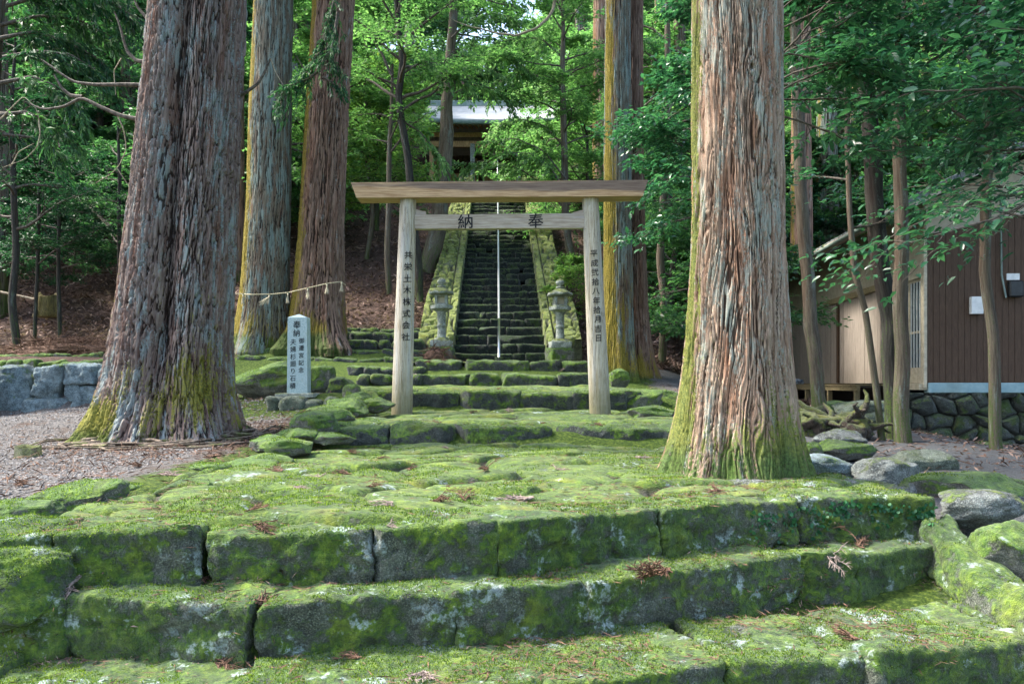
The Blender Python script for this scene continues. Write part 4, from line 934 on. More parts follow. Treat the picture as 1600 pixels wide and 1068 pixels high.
for x in (-1.6, 0, 1.6): sb('lattice_door', (x - .7, 2.3, .62), (x + .7, 2.39, 2.5), 'shrinewood')
for x in (-1, 1): sb('side_wall', (x * 2.85 - .05, 1.0, .61), (x * 2.85 + .05, 2.4, 3.2), 'shrinewood')
sb('offering_box', (-.75, -.55, .61), (.75, .0, 1.15), 'shrinewood'); sb('railing', (-3.0, -.95, 1.2), (-1.2, -.90, 1.28), 'lantern'); sb('railing', (1.2, -.95, 1.2), (3.0, -.9, 1.28), 'lantern')
for i, x in enumerate((-2.6, -2.2, -1.8, -1.4)): sb('railing_post', (x - .03, -.95, .61), (x + .03, -.9, 1.2), 'lantern'); sb('railing_post', (-x - .03, -.95, .61), (-x + .03, -.9, 1.2), 'lantern')
nu, nv = 41, 18; U, Vv = np.meshgrid(np.linspace(-1, 1, nu), np.linspace(0, 1, nv)); u = U.ravel(); v = Vv.ravel()
xr = u * (3.75 - .5 * v); yr = -2.0 + 3.6 * v; zr = 3.75 + .22 * np.abs(u) ** 3 * (1 - v) + 1.85 * v ** 1.15
def roofp(xr, yr, zr): return np.stack([xs0 + xr, 37 + yr, zf + zr], 1)
top = roofp(xr, yr, zr); bot = roofp(xr, yr, zr - .10); n0 = len(top); Fg = grid_faces(nu, nv)
e1 = np.stack([np.arange(nu - 1), np.arange(nu - 1) + 1, n0 + np.arange(nu - 1) + 1, n0 + np.arange(nu - 1)], 1)
a = np.arange(nv - 1) * nu; e2 = np.stack([a, a + nu, n0 + a + nu, n0 + a], 1)
r1 = mk('roof', np.concatenate([top, bot]), [Fg, (Fg + n0)[:, ::-1], e1[:, ::-1], e2, (e2 + nu - 1)[:, ::-1]], M['copper'], sh)
yb = 3.2 * 2 - (yr + 0) ; back_ = roofp(xr, 3.2 - (yr - 0), zr); mk('rear_slope', back_, Fg[:, ::-1], M['copper'], r1)
mk('eave_edge', np.concatenate([roofp(xr[:nu], yr[:nu] - .03, zr[:nu] - .06), roofp(xr[:nu], yr[:nu] - .03, zr[:nu] - .22), roofp(xr[:nu], yr[:nu] + .15, zr[:nu] - .22)]), grid_faces(nu, 3), M['patina'], r1)
V, Fc = box_v((xs0 - 3.2, 37 + 1.45, zf + 5.50), (xs0 + 3.2, 37 + 1.75, zf + 5.80), .03); mk('ridge', V, Fc, M['patina'], r1, smooth=False)
A = Acc()
for k in range(31):
    x = -3.45 + k * .23; A.add(*obox((xs0 + x, 37 - 1.85, zf + 3.55 + .18 * abs(x / 3.7) ** 3), (xs0 + x * .97, 37 + .5, zf + 4.15), .07, .09))
A.mk('rafters', M['shrinewood'], r1, smooth=False)
# ------------------------------------------------------------------ cedars: furrowed trunks with real relief
def cedar(label, path, rad, mat, seed, nu=220, nv=420, flare=.5, flare_h=.9, lobes=5, relief=.03, freq=16, wav=.05, split=None, moss_h=1.0, moss_side=None, moss_k=.6, moss_w=.42, group=None, top_h=None, knots=(), name='cedar_tree', crown=None, roots=0, green_h=.5, zs=.30, shag=.0):
    """path: list of (x, y, z) from the base up; rad: trunk radius at those points"""
    path = np.array(path, float); rad = np.array(rad, float); z0 = path[0, 2]
    H = path[-1, 2] - z0
    tz = np.linspace(0, 1, nv) ** 1.6          # denser near the ground
    zz = z0 - .25 + tz * (H + .25)
    cxs = np.interp(zz, path[:, 2], path[:, 0]); cys = np.interp(zz, path[:, 2], path[:, 1]); rr = np.interp(zz, path[:, 2], rad)
    th = np.linspace(0, 2 * PI, nu, endpoint=False); ZZ, TH = np.meshgrid(zz, th, indexing='ij'); RR = rr[:, None] * np.ones_like(TH)
    h = ZZ - z0
    rs = np.random.RandomState(seed); r0 = rad[0]
    # buttress lobes near the ground
    lob = np.zeros_like(TH)
    for k in range(lobes):
        a = rs.uniform(0, 2 * PI) if k else PI * 1.5 + rs.uniform(-.3, .3); wd = rs.uniform(.28, .5); d = np.angle(np.exp(1j * (TH - a))); lob = np.maximum(lob, rs.uniform(.6, 1.) * np.exp(-(d / wd) ** 2))
    fl = np.exp(-np.maximum(h, -.1) / (flare_h * .42))
    R = RR * (1 + flare * fl * (.18 + 1.0 * lob))
    q = np.stack([np.cos(TH), np.sin(TH), h * .5 / max(r0, .2) * .35], -1).reshape(-1, 3)
    R = R * (1 + .045 * fbm(q * 1.2, 3, seed).reshape(TH.shape))
    if split is not None:     # a deep seam where two stems have grown together
        a0, depth, w = split; d = np.angle(np.exp(1j * (TH - (a0 + .05 * np.sin(h * 1.1)))))
        R = R * (1 - depth * np.exp(-(d / w) ** 2) * sstep(.25, 1.2, h)) * (1 + .06 * (np.exp(-((np.abs(d) - w * 3) / (w * 2)) ** 2)) * sstep(.2, 1.2, h))
    # furrows: ridged noise stretched along the trunk
    wob = wav * fbm(np.stack([np.cos(TH) * 1.5, np.sin(TH) * 1.5, h * .9], -1).reshape(-1, 3), 3, seed + 3).reshape(TH.shape)
    for kx, kz, ks in knots:
        d = np.angle(np.exp(1j * (TH - kx))); dd = np.hypot(d * r0, (h - kz)); 
        wob = wob + np.sign(d) * -.16 * np.exp(-(dd / ks) ** 2) ; R = R + .04 * ks * 4 * np.exp(-(dd / (ks * .55)) ** 2) - .07 * np.exp(-(dd / (ks * .22)) ** 2)
    ang = TH + wob * 2.2
    cs = np.stack([np.cos(ang) * freq * .55, np.sin(ang) * freq * .55, h * freq * zs * .16], -1).reshape(-1, 3)
    cs = cs + np.array([0, 0, 1.]) * 0 + .25 * fbm(np.stack([cs[:, 0] * .5, cs[:, 1] * .5, cs[:, 2] * 4], 1), 2, seed + 51)[:, None]
    a = fbm(cs, 3, seed + 11); b = fbm(cs * np.array([2.3, 2.3, 1.5]) + 5, 2, seed + 17); c = fbm(cs * np.array([5.5, 5.5, 2.2]) + 9, 2, seed + 23)
    rid = 1 - np.abs(a) * 2.4; rid2 = 1 - np.abs(b) * 2.2
    crack = np.clip(np.maximum(sstep(.55, 1., rid) , sstep(.72, 1., rid2) * .8), 0, 1).reshape(TH.shape)
    rel = (-.9 * crack + .35 * a.reshape(TH.shape) + .22 * b.reshape(TH.shape) + .16 * c.reshape(TH.shape)) * relief
    if split is not None: crack = np.clip(crack + .55 * np.exp(-(d / (w * .75)) ** 2) * sstep(.25, 1.2, h), 0, 1)
    strip = (sstep(.25, .5, fbm(cs * np.array([.8, .8, .5]) + 31, 2, seed + 29)).reshape(TH.shape)) * shag
    R = R + rel * (r0 / .3) ** .35 + strip
    X = cxs[:, None] + R * np.cos(TH); Y = cys[:, None] + R * np.sin(TH)
    # spread the foot into the ground
    V = np.stack([X, Y, ZZ], -1).reshape(-1, 3)
    bn = fbm(np.stack([np.cos(TH) * 1.6, np.sin(TH) * 1.6, h * 1.1], -1).reshape(-1, 3) + seed, 3, seed + 41).reshape(TH.shape)
    mh = (.72 + bn * .9) * np.exp(-(np.maximum(h, 0) / moss_h) ** 1.3)
    if moss_side is not None: d = np.angle(np.exp(1j * (TH - moss_side))); mh = np.maximum(mh, moss_k * np.exp(-(d / moss_w) ** 2) * (1 + bn * .5) + .2 * np.exp(-(h / (moss_h * 3)) ** 2))
    gf = np.exp(-(np.maximum(h, 0) / green_h) ** 1.5)
    root = empty(name, (path[0, 0], path[0, 1], z0), label, 'tree', group)
    mk('trunk', V, [grid_faces(nu, nv, True)], M[mat], root, attrs={'su': np.cos(TH).ravel() * r0, 'sw': np.sin(TH).ravel() * r0, 'sv': ZZ.ravel(), 'crack': crack.ravel(), 'mossf': mh.ravel(), 'greenf': gf.ravel()})
    for k in range(roots):
        a = rs.uniform(PI * 1.25, PI * 2.12); L = rs.uniform(.4, .95); n = 14; t = np.linspace(0, 1, n); r_s = r0 * (1 + flare * .55)
        aa = a + np.cumsum(rs.normal(0, .27, n)); x = path[0, 0] + np.cos(aa) * (r_s * .8 + t * L); y = path[0, 1] + np.sin(aa) * (r_s * .8 + t * L)
        z = T(x, y) + .07 * (1 - t) ** 2 + .004 + .022 * np.sin(t * 11 + k) * (t > .1); V, Fc = tube(np.stack([x, y, z], 1), np.interp(t, [0, 1], [rs.uniform(.012, .028), .004]) , 8)
        mk('root', V, Fc, M['litterroot'], root)
    return root
M['litterroot'] = simple('surface_root_bark', (.06, .045, .035), (.20, .16, .12), 30, .9, .006, c3=(.10, .13, .03))

def pathpx(lst, D, zbase):
    """(px, py) samples -> path points at distance D"""
    return [(PX(px, D), D, PZ(py, D)) for px, py in lst]

# ------------------------------------------------------------------ foliage
def leaves_at(base, dirs, up, L, W, rs, fold=.12, bend=.15):
    """kite leaves: base (n,3), dirs (n,3) unit, up (n,3)"""
    n = len(base); s = np.cross(dirs, up); s /= np.linalg.norm(s, axis=1)[:, None] + 1e-9; u = np.cross(s, dirs)
    L = np.broadcast_to(L, (n,))[:, None]; W = np.broadcast_to(W, (n,))[:, None]
    m = base + dirs * L * .45
    a = m - s * W / 2 + u * W * fold; b = base + dirs * L - u * L * bend; c = m + s * W / 2 + u * W * fold
    V = np.stack([base, a, b, c], 1).reshape(-1, 3); i = np.arange(n)[:, None] * 4
    return V, i + np.array([[0, 3, 2, 1]])
def leaves6(base, dirs, up, L, W, rs, fold=.15, bend=.18):
    """larger leaves: two quads each side of a midrib that droops"""
    n = len(base); s = np.cross(dirs, up); s /= np.linalg.norm(s, axis=1)[:, None] + 1e-9; u = np.cross(s, dirs); L = np.broadcast_to(L, (n,))[:, None]; W = np.broadcast_to(W, (n,))[:, None]
    pts = [base, base + dirs * L * .3 - s * W * .45 + u * W * fold, base + dirs * L * .7 - s * W * .38 + u * W * fold - u * L * bend * .4, base + dirs * L - u * L * bend,
           base + dirs * L * .7 + s * W * .38 + u * W * fold - u * L * bend * .4, base + dirs * L * .3 + s * W * .45 + u * W * fold, base + dirs * L * .5 - u * L * bend * .15]
    V = np.stack(pts, 1).reshape(-1, 3); i = np.arange(n)[:, None] * 7
    return V, np.concatenate([i + np.array([[0, 6, 2, 1]]), i + np.array([[6, 3, 3, 2]])[:, [0, 1, 3]].repeat(1, 0) if False else i + np.array([[0, 5, 4, 6]])], 0), np.concatenate([i + np.array([[6, 3, 2]]), i + np.array([[6, 4, 3]])], 0)

def nrmz(v): return v / (np.linalg.norm(v, axis=-1, keepdims=True) + 1e-9)

def wander(p, d, L, n, rs, wob=.12, up=0.):
    pts = [np.array(p, float)]; d = np.array(d, float)
    for k in range(n):
        d = d + rs.normal(0, wob, 3) + np.array([0, 0, up]); d /= np.linalg.norm(d); pts.append(pts[-1] + d * L / n)
    return np.array(pts), d

def make_tree(name, label, trunk_pts, trunk_r, mats, seed, limbs=14, limb_len=(1.0, 1.8), t0=.35, sub=9, twigs=8, lpt=10, leafL=.09, leafW=.045, flat=.35, big=False, group=None, elev=(.1, .7), limb_r=.03, spray=.55, droop=-.02, base=None, trunk_n=10, density=1., twig_r=.004, azr=None):
    """a broadleaf tree: trunk polyline, wandering limbs, sub-branches and leafy twigs laid in flattish sprays"""
    rs = np.random.RandomState(seed); trunk_pts = np.array(trunk_pts, float); seg = np.concatenate([[0], np.cumsum(np.linalg.norm(np.diff(trunk_pts, axis=0), axis=1))]); tot = seg[-1]
    NT = 110 if trunk_n >= 14 else 26; tt = np.linspace(0, tot, NT); tp = np.stack([np.interp(tt, seg, trunk_pts[:, k]) for k in range(3)], 1)
    tp[:, :2] += .035 * tot / 5 * np.stack([fbm(np.stack([tt * .8, tt * 0, tt * 0 + seed], 1), 2, seed), fbm(np.stack([tt * .8, tt * 0 + 9, tt * 0 + seed], 1), 2, seed)], 1)
    tr = np.interp(tt / tot, np.linspace(0, 1, len(trunk_r)), trunk_r)
    root = empty(name, trunk_pts[0] if base is None else base, label, 'tree', group)
    V, Fc = tube(tp, tr, trunk_n); Fc_t = Fc; n = len(tp)
    if trunk_n >= 14:
        C_ = np.repeat(tp, trunk_n, 0); q_ = V - C_; k_ = 1 + .10 * fbm(V * np.array([7, 7, 3.]) + seed, 3, seed) + .07 * fbm(V * np.array([22, 22, 7.]), 3, seed + 2) + .35 * np.exp(-(V[:, 2] - tp[0, 2]) / .10); V = C_ + q_ * k_[:, None]
    th = np.tile(np.linspace(0, 2 * PI, trunk_n, endpoint=False), n)
    A = Acc(); A.add(V, Fc, su=np.cos(th) * .1, sw=np.sin(th) * .1, sv=V[:, 2], crack=0, mossf=.45 * np.exp(-(V[:, 2] - tp[0, 2]) / 1.5) + .12, greenf=.8)
    B = Acc(); bases = []; dirs = []
    for k in range(limbs):
        f = t0 + (1 - t0) * (k + rs.uniform(0, .9)) / limbs; f = min(f, .995)
        p = np.array([np.interp(f * tot, seg, trunk_pts[:, j]) for j in range(3)]); r = np.interp(f, np.linspace(0, 1, len(trunk_r)), trunk_r) * .55
        az = k * 2.399 + rs.uniform(-.4, .4)
        if azr is not None: az = azr[0] + (azr[1] - azr[0]) * rs.rand()
        e = rs.uniform(*elev) * (.5 + .9 * f); L = rs.uniform(*limb_len) * (1.15 - .55 * (f - t0) / (1 - t0 + 1e-6))
        d = np.array([math.cos(az) * math.cos(e), math.sin(az) * math.cos(e), math.sin(e)])
        pts, dl = wander(p, d, L, 7, rs, .13, droop); rr = np.linspace(min(r, limb_r), twig_r * 1.6, len(pts)); V, Fc = tube(pts, rr, 6, False); B.add(V, Fc)
        for s in range(sub):
            g = .3 + .7 * (s + rs.rand()) / sub; q = np.array([np.interp(g * 7, np.arange(8), pts[:, j]) for j in range(3)])
            ax = nrmz(pts[min(7, int(g * 7) + 1)] - pts[min(6, int(g * 7))]); side = nrmz(np.cross(ax, [0, 0, 1])) * (1 if s % 2 else -1)
            d2 = nrmz(ax * rs.uniform(.5, 1.) + side * rs.uniform(.4, 1.1) + np.array([0, 0, rs.uniform(-.15, .3)])); L2 = L * rs.uniform(.28, .5) * (1.2 - .5 * g)
            pp, _ = wander(q, d2, L2, 4, rs, .15, droop); V, Fc = tube(pp, np.linspace(twig_r * 1.4, twig_r * .6, 5), 4, False); B.add(V, Fc)
            for t in range(twigs):
                gg = .15 + .85 * (t + rs.rand()) / twigs; q2 = np.array([np.interp(gg * 4, np.arange(5), pp[:, j]) for j in range(3)]); sd = nrmz(np.cross(d2, [0, 0, 1])) * (1 if t % 2 else -1)
                d3 = nrmz(d2 * rs.uniform(.4, 1.) + sd * rs.uniform(.2, 1.1) + np.array([0, 0, rs.uniform(-.25, .2)])); bases.append((q2, d3, spray * L2 * rs.uniform(.6, 1.1)))
    Vb = np.concatenate(B.V); nb = sum(len(f) for f in B.F[4]); A.add(Vb, [np.concatenate(B.F[4])], su=Vb[:, 0], sw=Vb[:, 1], sv=Vb[:, 2], crack=0, mossf=0, greenf=0)
    ng = A.F.pop(len(Fc_t[1][0])); A.F[4].append(A.F[4].pop()); A.F = {**{len(ng[0][0]): ng}, 4: A.F[4]} if len(ng[0][0]) != 4 else A.F
    A.mk('trunk', M[mats[0]], root, mat2=M[mats[1]], nmat2=nb)
    n = len(bases); q = np.array([b[0] for b in bases]); d = np.array([b[1] for b in bases]); l = np.array([b[2] for b in bases]); K = lpt
    t = (np.arange(K) + .5) / K; t = t[None] + rs.uniform(-.05, .05, (n, K)); pos = q[:, None] + d[:, None] * (l[:, None] * t)[..., None] + rs.normal(0, .012 + leafL * .12, (n, K, 3))
    side = nrmz(np.cross(d, [0, 0, 1]))[:, None] * np.where(np.arange(K) % 2, 1., -1.)[None, :, None]
    ld = nrmz(d[:, None] * rs.uniform(.3, 1., (n, K, 1)) + side * rs.uniform(.3, 1., (n, K, 1)) + rs.normal(0, .22, (n, K, 3)) + np.array([0, 0, -.12]))
    up = nrmz(np.array([0, 0, 1.]) + rs.normal(0, flat, (n, K, 3)))
    pos = pos.reshape(-1, 3); ld = ld.reshape(-1, 3); up = up.reshape(-1, 3); sc = rs.uniform(.38, 1.25, len(pos))
    C = Acc()
    if big: V, f4, f3 = leaves6(pos, ld, up, leafL * sc, leafW * sc, rs); C.add(V, [f4, f3])
    else: V, f4 = leaves_at(pos, ld, up, leafL * sc, leafW * sc, rs); C.add(V, f4)
    C.mk('crown', M[mats[2]], root)
    return root

def conifer_crown(root, trunk, z0, z1, n, L, seed, mat='leaf_cedar', name='crown', dens=1., azr=None, spray=.5, lw=.035, ll=.17, droop=.35):
    """cedar boughs round a trunk axis: each bough carries drooping sprays of narrow tufts. trunk(z) -> x, y"""
    rs = np.random.RandomState(seed); B = Acc(); P0 = []; D0_ = []
    for k in range(n):
        z = z0 + (z1 - z0) * (k + rs.rand()) / n; x, y = trunk(z); az = k * 2.4 + rs.uniform(-.5, .5)
        if azr: az = rs.uniform(*azr)
        f = (z - z0) / (z1 - z0); LL = L * (1.05 - .8 * f) * rs.uniform(.7, 1.1); e = rs.uniform(-.15, .25)
        d = np.array([math.cos(az) * math.cos(e), math.sin(az) * math.cos(e), math.sin(e)]); pts, _ = wander((x, y, z), d, LL, 7, rs, .07, -.03 if f < .7 else .02)
        B.add(*tube(pts, np.linspace(.045, .008, 8), 5, False))
        m = int(LL * 5 * dens)
        for s in range(m):
            g = .25 + .75 * (s + rs.rand()) / m; q = np.array([np.interp(g * 7, np.arange(8), pts[:, j]) for j in range(3)]); side = nrmz(np.cross(d, [0, 0, 1])) * (1 if s % 2 else -1)
            dd = nrmz(d * rs.uniform(.3, 1) + side * rs.uniform(.3, 1) + np.array([0, 0, -rs.uniform(0, droop)])); l2 = spray * rs.uniform(.6, 1.2) * (1.2 - .5 * g)
            mm = 14; t = rs.rand(mm); P0.append(q + dd * (l2 * t)[:, None]); D0_.append(nrmz(dd * .8 + rs.normal(0, .42, (mm, 3)) + np.array([0, 0, -.15])))
    P0 = np.concatenate(P0); D0_ = np.concatenate(D0_); sc = rs.uniform(.6, 1.2, len(P0)); up = nrmz(rs.normal(0, .5, (len(P0), 3)) + np.array([0, 0, 1.]))
    V, f4 = leaves_at(P0, D0_, up, ll * sc, lw * sc, rs, .1, .2); B.add(V, f4); B.mk(name, M['twig'], root, mat2=M[mat], nmat2=len(f4))

# --- the big cedars
NR = dict(nu=520, nv=640)
r = cedar('huge twin-stemmed grey cedar with mossy buttressed foot, on the gravel at the left', [(-3.66,8.5,-.64),(-3.62,8.5,.3),(-3.54,8.5,1.4),(-3.36,8.5,3.9),(-3.0,8.5,9),(-2.7,8.5,16),(-2.5,8.5,22)], [.60,.585,.565,.49,.40,.26,.06], 'bark_left', 21, flare=.62, flare_h=1.1, lobes=7, relief=.036, freq=38, zs=.5, split=(PI*1.5+.17, .30, .15), moss_h=1.05, moss_side=PI*1.02, moss_k=.62, green_h=.25, roots=26, wav=.03, nu=640, nv=760)
conifer_crown(r, lambda z: (-3.2, 8.5), 9, 22, 44, 3.2, 31)
r = cedar('broad pale-barked cedar with wavy furrows and knots, growing beside the steps on the right', [(1.53,5.42,-.66),(1.535,5.42,.2),(1.54,5.42,.9),(1.53,5.42,2.6),(1.5,5.42,7),(1.5,5.4,12),(1.5,5.4,17)], [.36,.335,.31,.292,.24,.15,.04], 'bark_right', 5, flare=.52, flare_h=1.0, lobes=8, relief=.021, freq=34, moss_h=.55, moss_side=PI*1.02, moss_k=.7, green_h=.32, wav=.14, knots=((PI*1.5+.18, 3.18, .12),(PI*1.5+.55, 2.55, .06),(PI*1.5+.05, 2.7, .05),(PI*1.5+.5, 1.95, .06)), nu=640, nv=760, shag=.006, zs=.30)
conifer_crown(r, lambda z: (1.5, 5.4), 8, 17, 30, 2.6, 32)
r = cedar('grey mossy cedar, left one of the pair bound by the straw rope', pathpx([(408,545),(412,480),(420,300),(427,0)], 15.9, 0) + [(-4.6,15.9,13),(-4.5,15.9,22)], [.50,.47,.43,.38,.3,.08], 'bark_mid', 33, nu=260, nv=420, flare=.55, flare_h=1.1, relief=.016, freq=30, moss_h=1.0, moss_side=PI*1.14, moss_k=.85, moss_w=.55, green_h=.3)
conifer_crown(r, lambda z: (-4.6, 15.9), 9.5, 22, 34, 3.2, 33)
r = cedar('reddish cedar, right one of the pair bound by the straw rope', pathpx([(497,540),(499,450),(502,350),(510,200),(522,0)], 15.9, 0) + [(-3.3,15.9,13),(-3.1,15.9,22)], [.56,.50,.44,.42,.40,.3,.08], 'bark_red', 34, nu=300, nv=420, flare=.6, flare_h=1.0, lobes=8, relief=.04, freq=24, moss_h=1.0, moss_side=PI*1.14, moss_k=.85, moss_w=.55, green_h=.3)
conifer_crown(r, lambda z: (-3.3, 15.9), 9.5, 22, 34, 3.2, 34)
r = cedar('yellow-mossed cedar just behind the right gate post', pathpx([(966,602),(966,500),(965,300),(965,0)], 13.6, 0) + [(1.8,13.6,12),(1.8,13.6,20)], [.26,.25,.235,.215,.17,.05], 'bark_mid', 35, nu=240, nv=380, flare=.7, flare_h=1.3, relief=.02, freq=22, moss_h=1.6, moss_side=PI*1.2, moss_k=.8, moss_w=.62, green_h=.3)
conifer_crown(r, lambda z: (1.8, 13.6), 9, 20, 26, 2.6, 35)
r = cedar('red-brown cedar with a spreading mossy foot, touching the yellow-mossed one', pathpx([(990,602),(988,500),(986,300),(985,0)], 14.1, 0) + [(2.1,14.1,12),(2.1,14.1,21)], [.32,.27,.23,.21,.17,.05], 'bark_red', 36, nu=260, nv=380, flare=.8, flare_h=1.3, relief=.03, freq=24, moss_h=.8, green_h=.2)
conifer_crown(r, lambda z: (2.1, 14.1), 9, 21, 26, 2.6, 36)

# --- background cedars with straight bare stems: (px, D, radius, lean) seen between the others
BG = [(363,21.5,.30,.0,'bark_red'),(-5,19,.24,0,'bark_thin'),(60,31,.26,0,'bark_red'),(150,36,.3,.01,'bark_thin'),(200,27,.22,0,'bark_thin'),(940,27,.30,0,'bark_red'),(1252,23,.30,0,'bark_red'),(1292,27,.36,0,'bark_mid'),(1340,33,.3,0,'bark_red'),(455,33,.26,0,'bark_mid'),(560,38,.28,0,'bark_mid'),(1062,30,.26,0,'bark_thin'),(1450,33,.3,0,'bark_red'),(1530,38,.34,0,'bark_red'),(1030,42,.3,0,'bark_mid'),(905,46,.3,0,'bark_mid'),(640,48,.3,0,'bark_mid'),(290,40,.3,0,'bark_thin'),(1160,40,.3,0,'bark_mid')]
for i, (px, D, rad, ln, mt) in enumerate(BG):
    x = PX(px, D); z = Tz(x, D); Ht = 20
    r = cedar('straight bare-stemmed cedar standing among the trees on the slope behind', [(x, D, z), (x + ln * 6, D, z + 6), (x + ln * 12, D, z + 12), (x + ln * 20, D, z + Ht)], [rad * 1.08, rad, rad * .8, .06], mt, 50 + i, nu=72, nv=90, flare=.45, relief=.022, freq=16, moss_h=1.3, moss_side=PI * 1.1, moss_k=.55, group='straight cedars on the slope behind')
    conifer_crown(r, lambda z, x=x, D=D, ln=ln: (x + ln * 10, D), z + 9.5, z + Ht, 18, 2.4, 70 + i, dens=.7, ll=.30, lw=.07)

# --- slim trees whose stems show
def stem_tree(label, pts, D, rads, mat, seed, name='young_tree', **kw):
    P_ = [(PX(a, D if len(c) < 3 else c[2]), (D if len(c) < 3 else c[2]), PZ(b, D if len(c) < 3 else c[2])) for c in pts for a, b in [c[:2]]]
    d_ = np.array(P_[1]) - np.array(P_[0]); gz = Tz(P_[0][0], P_[0][1])
    if P_[0][2] > gz - .05:      # carry the foot down into the slope
        k_ = min((P_[0][2] - gz + .2) / max(d_[2], .05), 3.0); P_ = [tuple(np.array(P_[0]) - d_ * k_ * np.array([1., 1., 1.]))] + P_; rads = [rads[0]] + list(rads)
        Ls = np.linalg.norm(np.diff(np.array(P_), axis=0), axis=1); f_ = Ls[0] / Ls.sum(); kw['t0'] = f_ + kw.get('t0', .35) * (1 - f_)
    return make_tree(name, label, P_, rads, (mat, 'twig', kw.pop('leaf', 'leaf_gloss')), seed, **kw)
stem_tree('thin crooked stem leaning left beside the dark-barked tree at the right', [(1376,702),(1366,600),(1350,480),(1334,420),(1330,330),(1322,230),(1318,100),(1310,-80)], 9.4, [.042,.04,.036,.034,.03,.028,.024,.015], 'bark_thin', 1, limbs=9, limb_len=(.5,.9), t0=.42, sub=4, twigs=4, lpt=6, leafL=.10, leafW=.042, big=True)
stem_tree('dark-barked tree with grey lichen, middle of the three stems before the door', [(1396,703),(1392,600),(1388,500),(1372,400),(1366,330),(1355,220),(1346,100),(1338,-60),(1330,-300)], 9.6, [.118,.11,.105,.103,.10,.09,.08,.07,.05], 'bark_dark', 2, limbs=13, limb_len=(1.0,1.9), t0=.52, sub=8, twigs=6, lpt=7, leafL=.11, leafW=.046, big=True, trunk_n=20)
stem_tree('straight brown-barked tree, right of the three stems before the door', [(1416,706),(1408,600),(1404,450),(1404,300),(1408,100),(1412,-150),(1415,-400)], 9.2, [.09,.08,.075,.072,.07,.06,.05], 'bark_thin', 3, limbs=10, limb_len=(.9,1.6), t0=.62, sub=8, twigs=7, lpt=8, leafL=.10, leafW=.043, big=True, trunk_n=20)
stem_tree('slender knotty tree standing alone before the plank wall at the far right', [(1561,726),(1557,640),(1552,520),(1542,420),(1546,330),(1540,200),(1530,60),(1525,-150)], 8.6, [.066,.06,.056,.054,.05,.045,.04,.03], 'bark_thin', 4, limbs=12, limb_len=(.8,1.4), t0=.54, sub=7, twigs=7, lpt=8, leafL=.10, leafW=.043, big=True, trunk_n=16)
stem_tree('mossy green stem in front of the grey boards of the veranda', [(1281,642),(1268,520),(1258,400),(1250,280),(1244,100),(1240,-100)], 12.8, [.112,.10,.095,.09,.08,.06], 'bark_thin', 5, limbs=9, limb_len=(.9,1.5), t0=.66, sub=9, twigs=7, lpt=8, leafL=.10, leafW=.045, leaf='leaf_mid', trunk_n=16)
stem_tree('dark wavy-stemmed tree with ascending limbs left of the shrine roof', [(640,300),(634,240),(627,190),(622,150),(628,100),(622,40),(620,-60),(618,-160)], 20., [.11,.10,.095,.09,.08,.07,.06,.03], 'bark_dark', 6, name='broadleaf_tree', limbs=18, limb_len=(1.6,2.8), t0=.28, sub=10, twigs=9, lpt=10, leafL=.11, leafW=.05, leaf='leaf_fresh', limb_r=.05, elev=(.2,.9))
stem_tree('leaning grey stem in front of the shrine, behind the beam of the gate', [(668,414),(682,357),(691,280),(699,150),(705,60),(710,-60),(714,-260)], 22.5, [.24,.21,.15,.125,.11,.1,.06], 'bark_thin', 7, name='leaning_tree', limbs=22, limb_len=(1.2,2.4), t0=.62, sub=9, twigs=8, lpt=10, leafL=.12, leafW=.055, leaf='leaf_fresh', trunk_n=16)
stem_tree('pale grey sapling on the slope right of the staircase', [(896,424),(890,380),(884,330),(882,250),(880,120),(878,0)], 23., [.12,.11,.1,.09,.07,.04], 'bark_thin', 8, name='young_tree', limbs=22, limb_len=(1.2,2.4), t0=.45, sub=9, twigs=8, lpt=10, leafL=.12, leafW=.055, leaf='leaf_fresh', trunk_n=14)
stem_tree('pale grey sapling between the torii and the right cedar', [(1033,566),(1034,480),(1032,400),(1036,300),(1040,150),(1044,-60)], 16.6, [.085,.08,.075,.07,.06,.03], 'bark_thin', 9, limbs=14, limb_len=(1.0,1.8), t0=.4, sub=9, twigs=8, lpt=9, leafL=.10, leafW=.045, leaf='leaf_mid', trunk_n=14)
stem_tree('thin brown stem on the slope just left of the gate post', [(606,432),(606,380),(608,300),(610,200),(612,100)], 20.5, [.075,.07,.065,.05,.03], 'bark_thin', 10, limbs=10, limb_len=(.8,1.5), t0=.55, sub=5, twigs=5, lpt=8, leafL=.11, leafW=.05, leaf='leaf_fresh')
stem_tree('thin pale stem on the slope between gate post and red cedar', [(577,382),(582,330),(574,250),(572,120),(570,20)], 23.5, [.07,.065,.06,.05,.03], 'bark_thin', 11, limbs=10, limb_len=(.9,1.7), t0=.5, sub=9, twigs=8, lpt=9, leafL=.12, leafW=.055, leaf='leaf_fresh')
# saplings in the shade at the left
stem_tree('thin dark sapling at the far left edge', [(24,522),(20,470),(26,400),(22,300),(20,180),(24,60)], 15.5, [.075,.065,.06,.05,.04,.02], 'bark_dark', 12, limbs=15, limb_len=(.9,1.7), t0=.35, sub=9, twigs=8, lpt=9, leafL=.085, leafW=.04, leaf='leaf_dark')
stem_tree('thin dark sapling left of the old tree stump', [(56,504),(58,430),(60,340),(62,240)], 17.3, [.04,.038,.035,.02], 'bark_dark', 13, limbs=12, limb_len=(.8,1.4), t0=.3, sub=9, twigs=8, lpt=9, leafL=.085, leafW=.04, leaf='leaf_dark')
stem_tree('thin dark sapling right of the old tree stump', [(93,512),(91,430),(93,340),(92,230)], 17.2, [.045,.04,.035,.02], 'bark_dark', 14, limbs=12, limb_len=(.8,1.4), t0=.3, sub=9, twigs=8, lpt=9, leafL=.085, leafW=.04, leaf='leaf_dark')
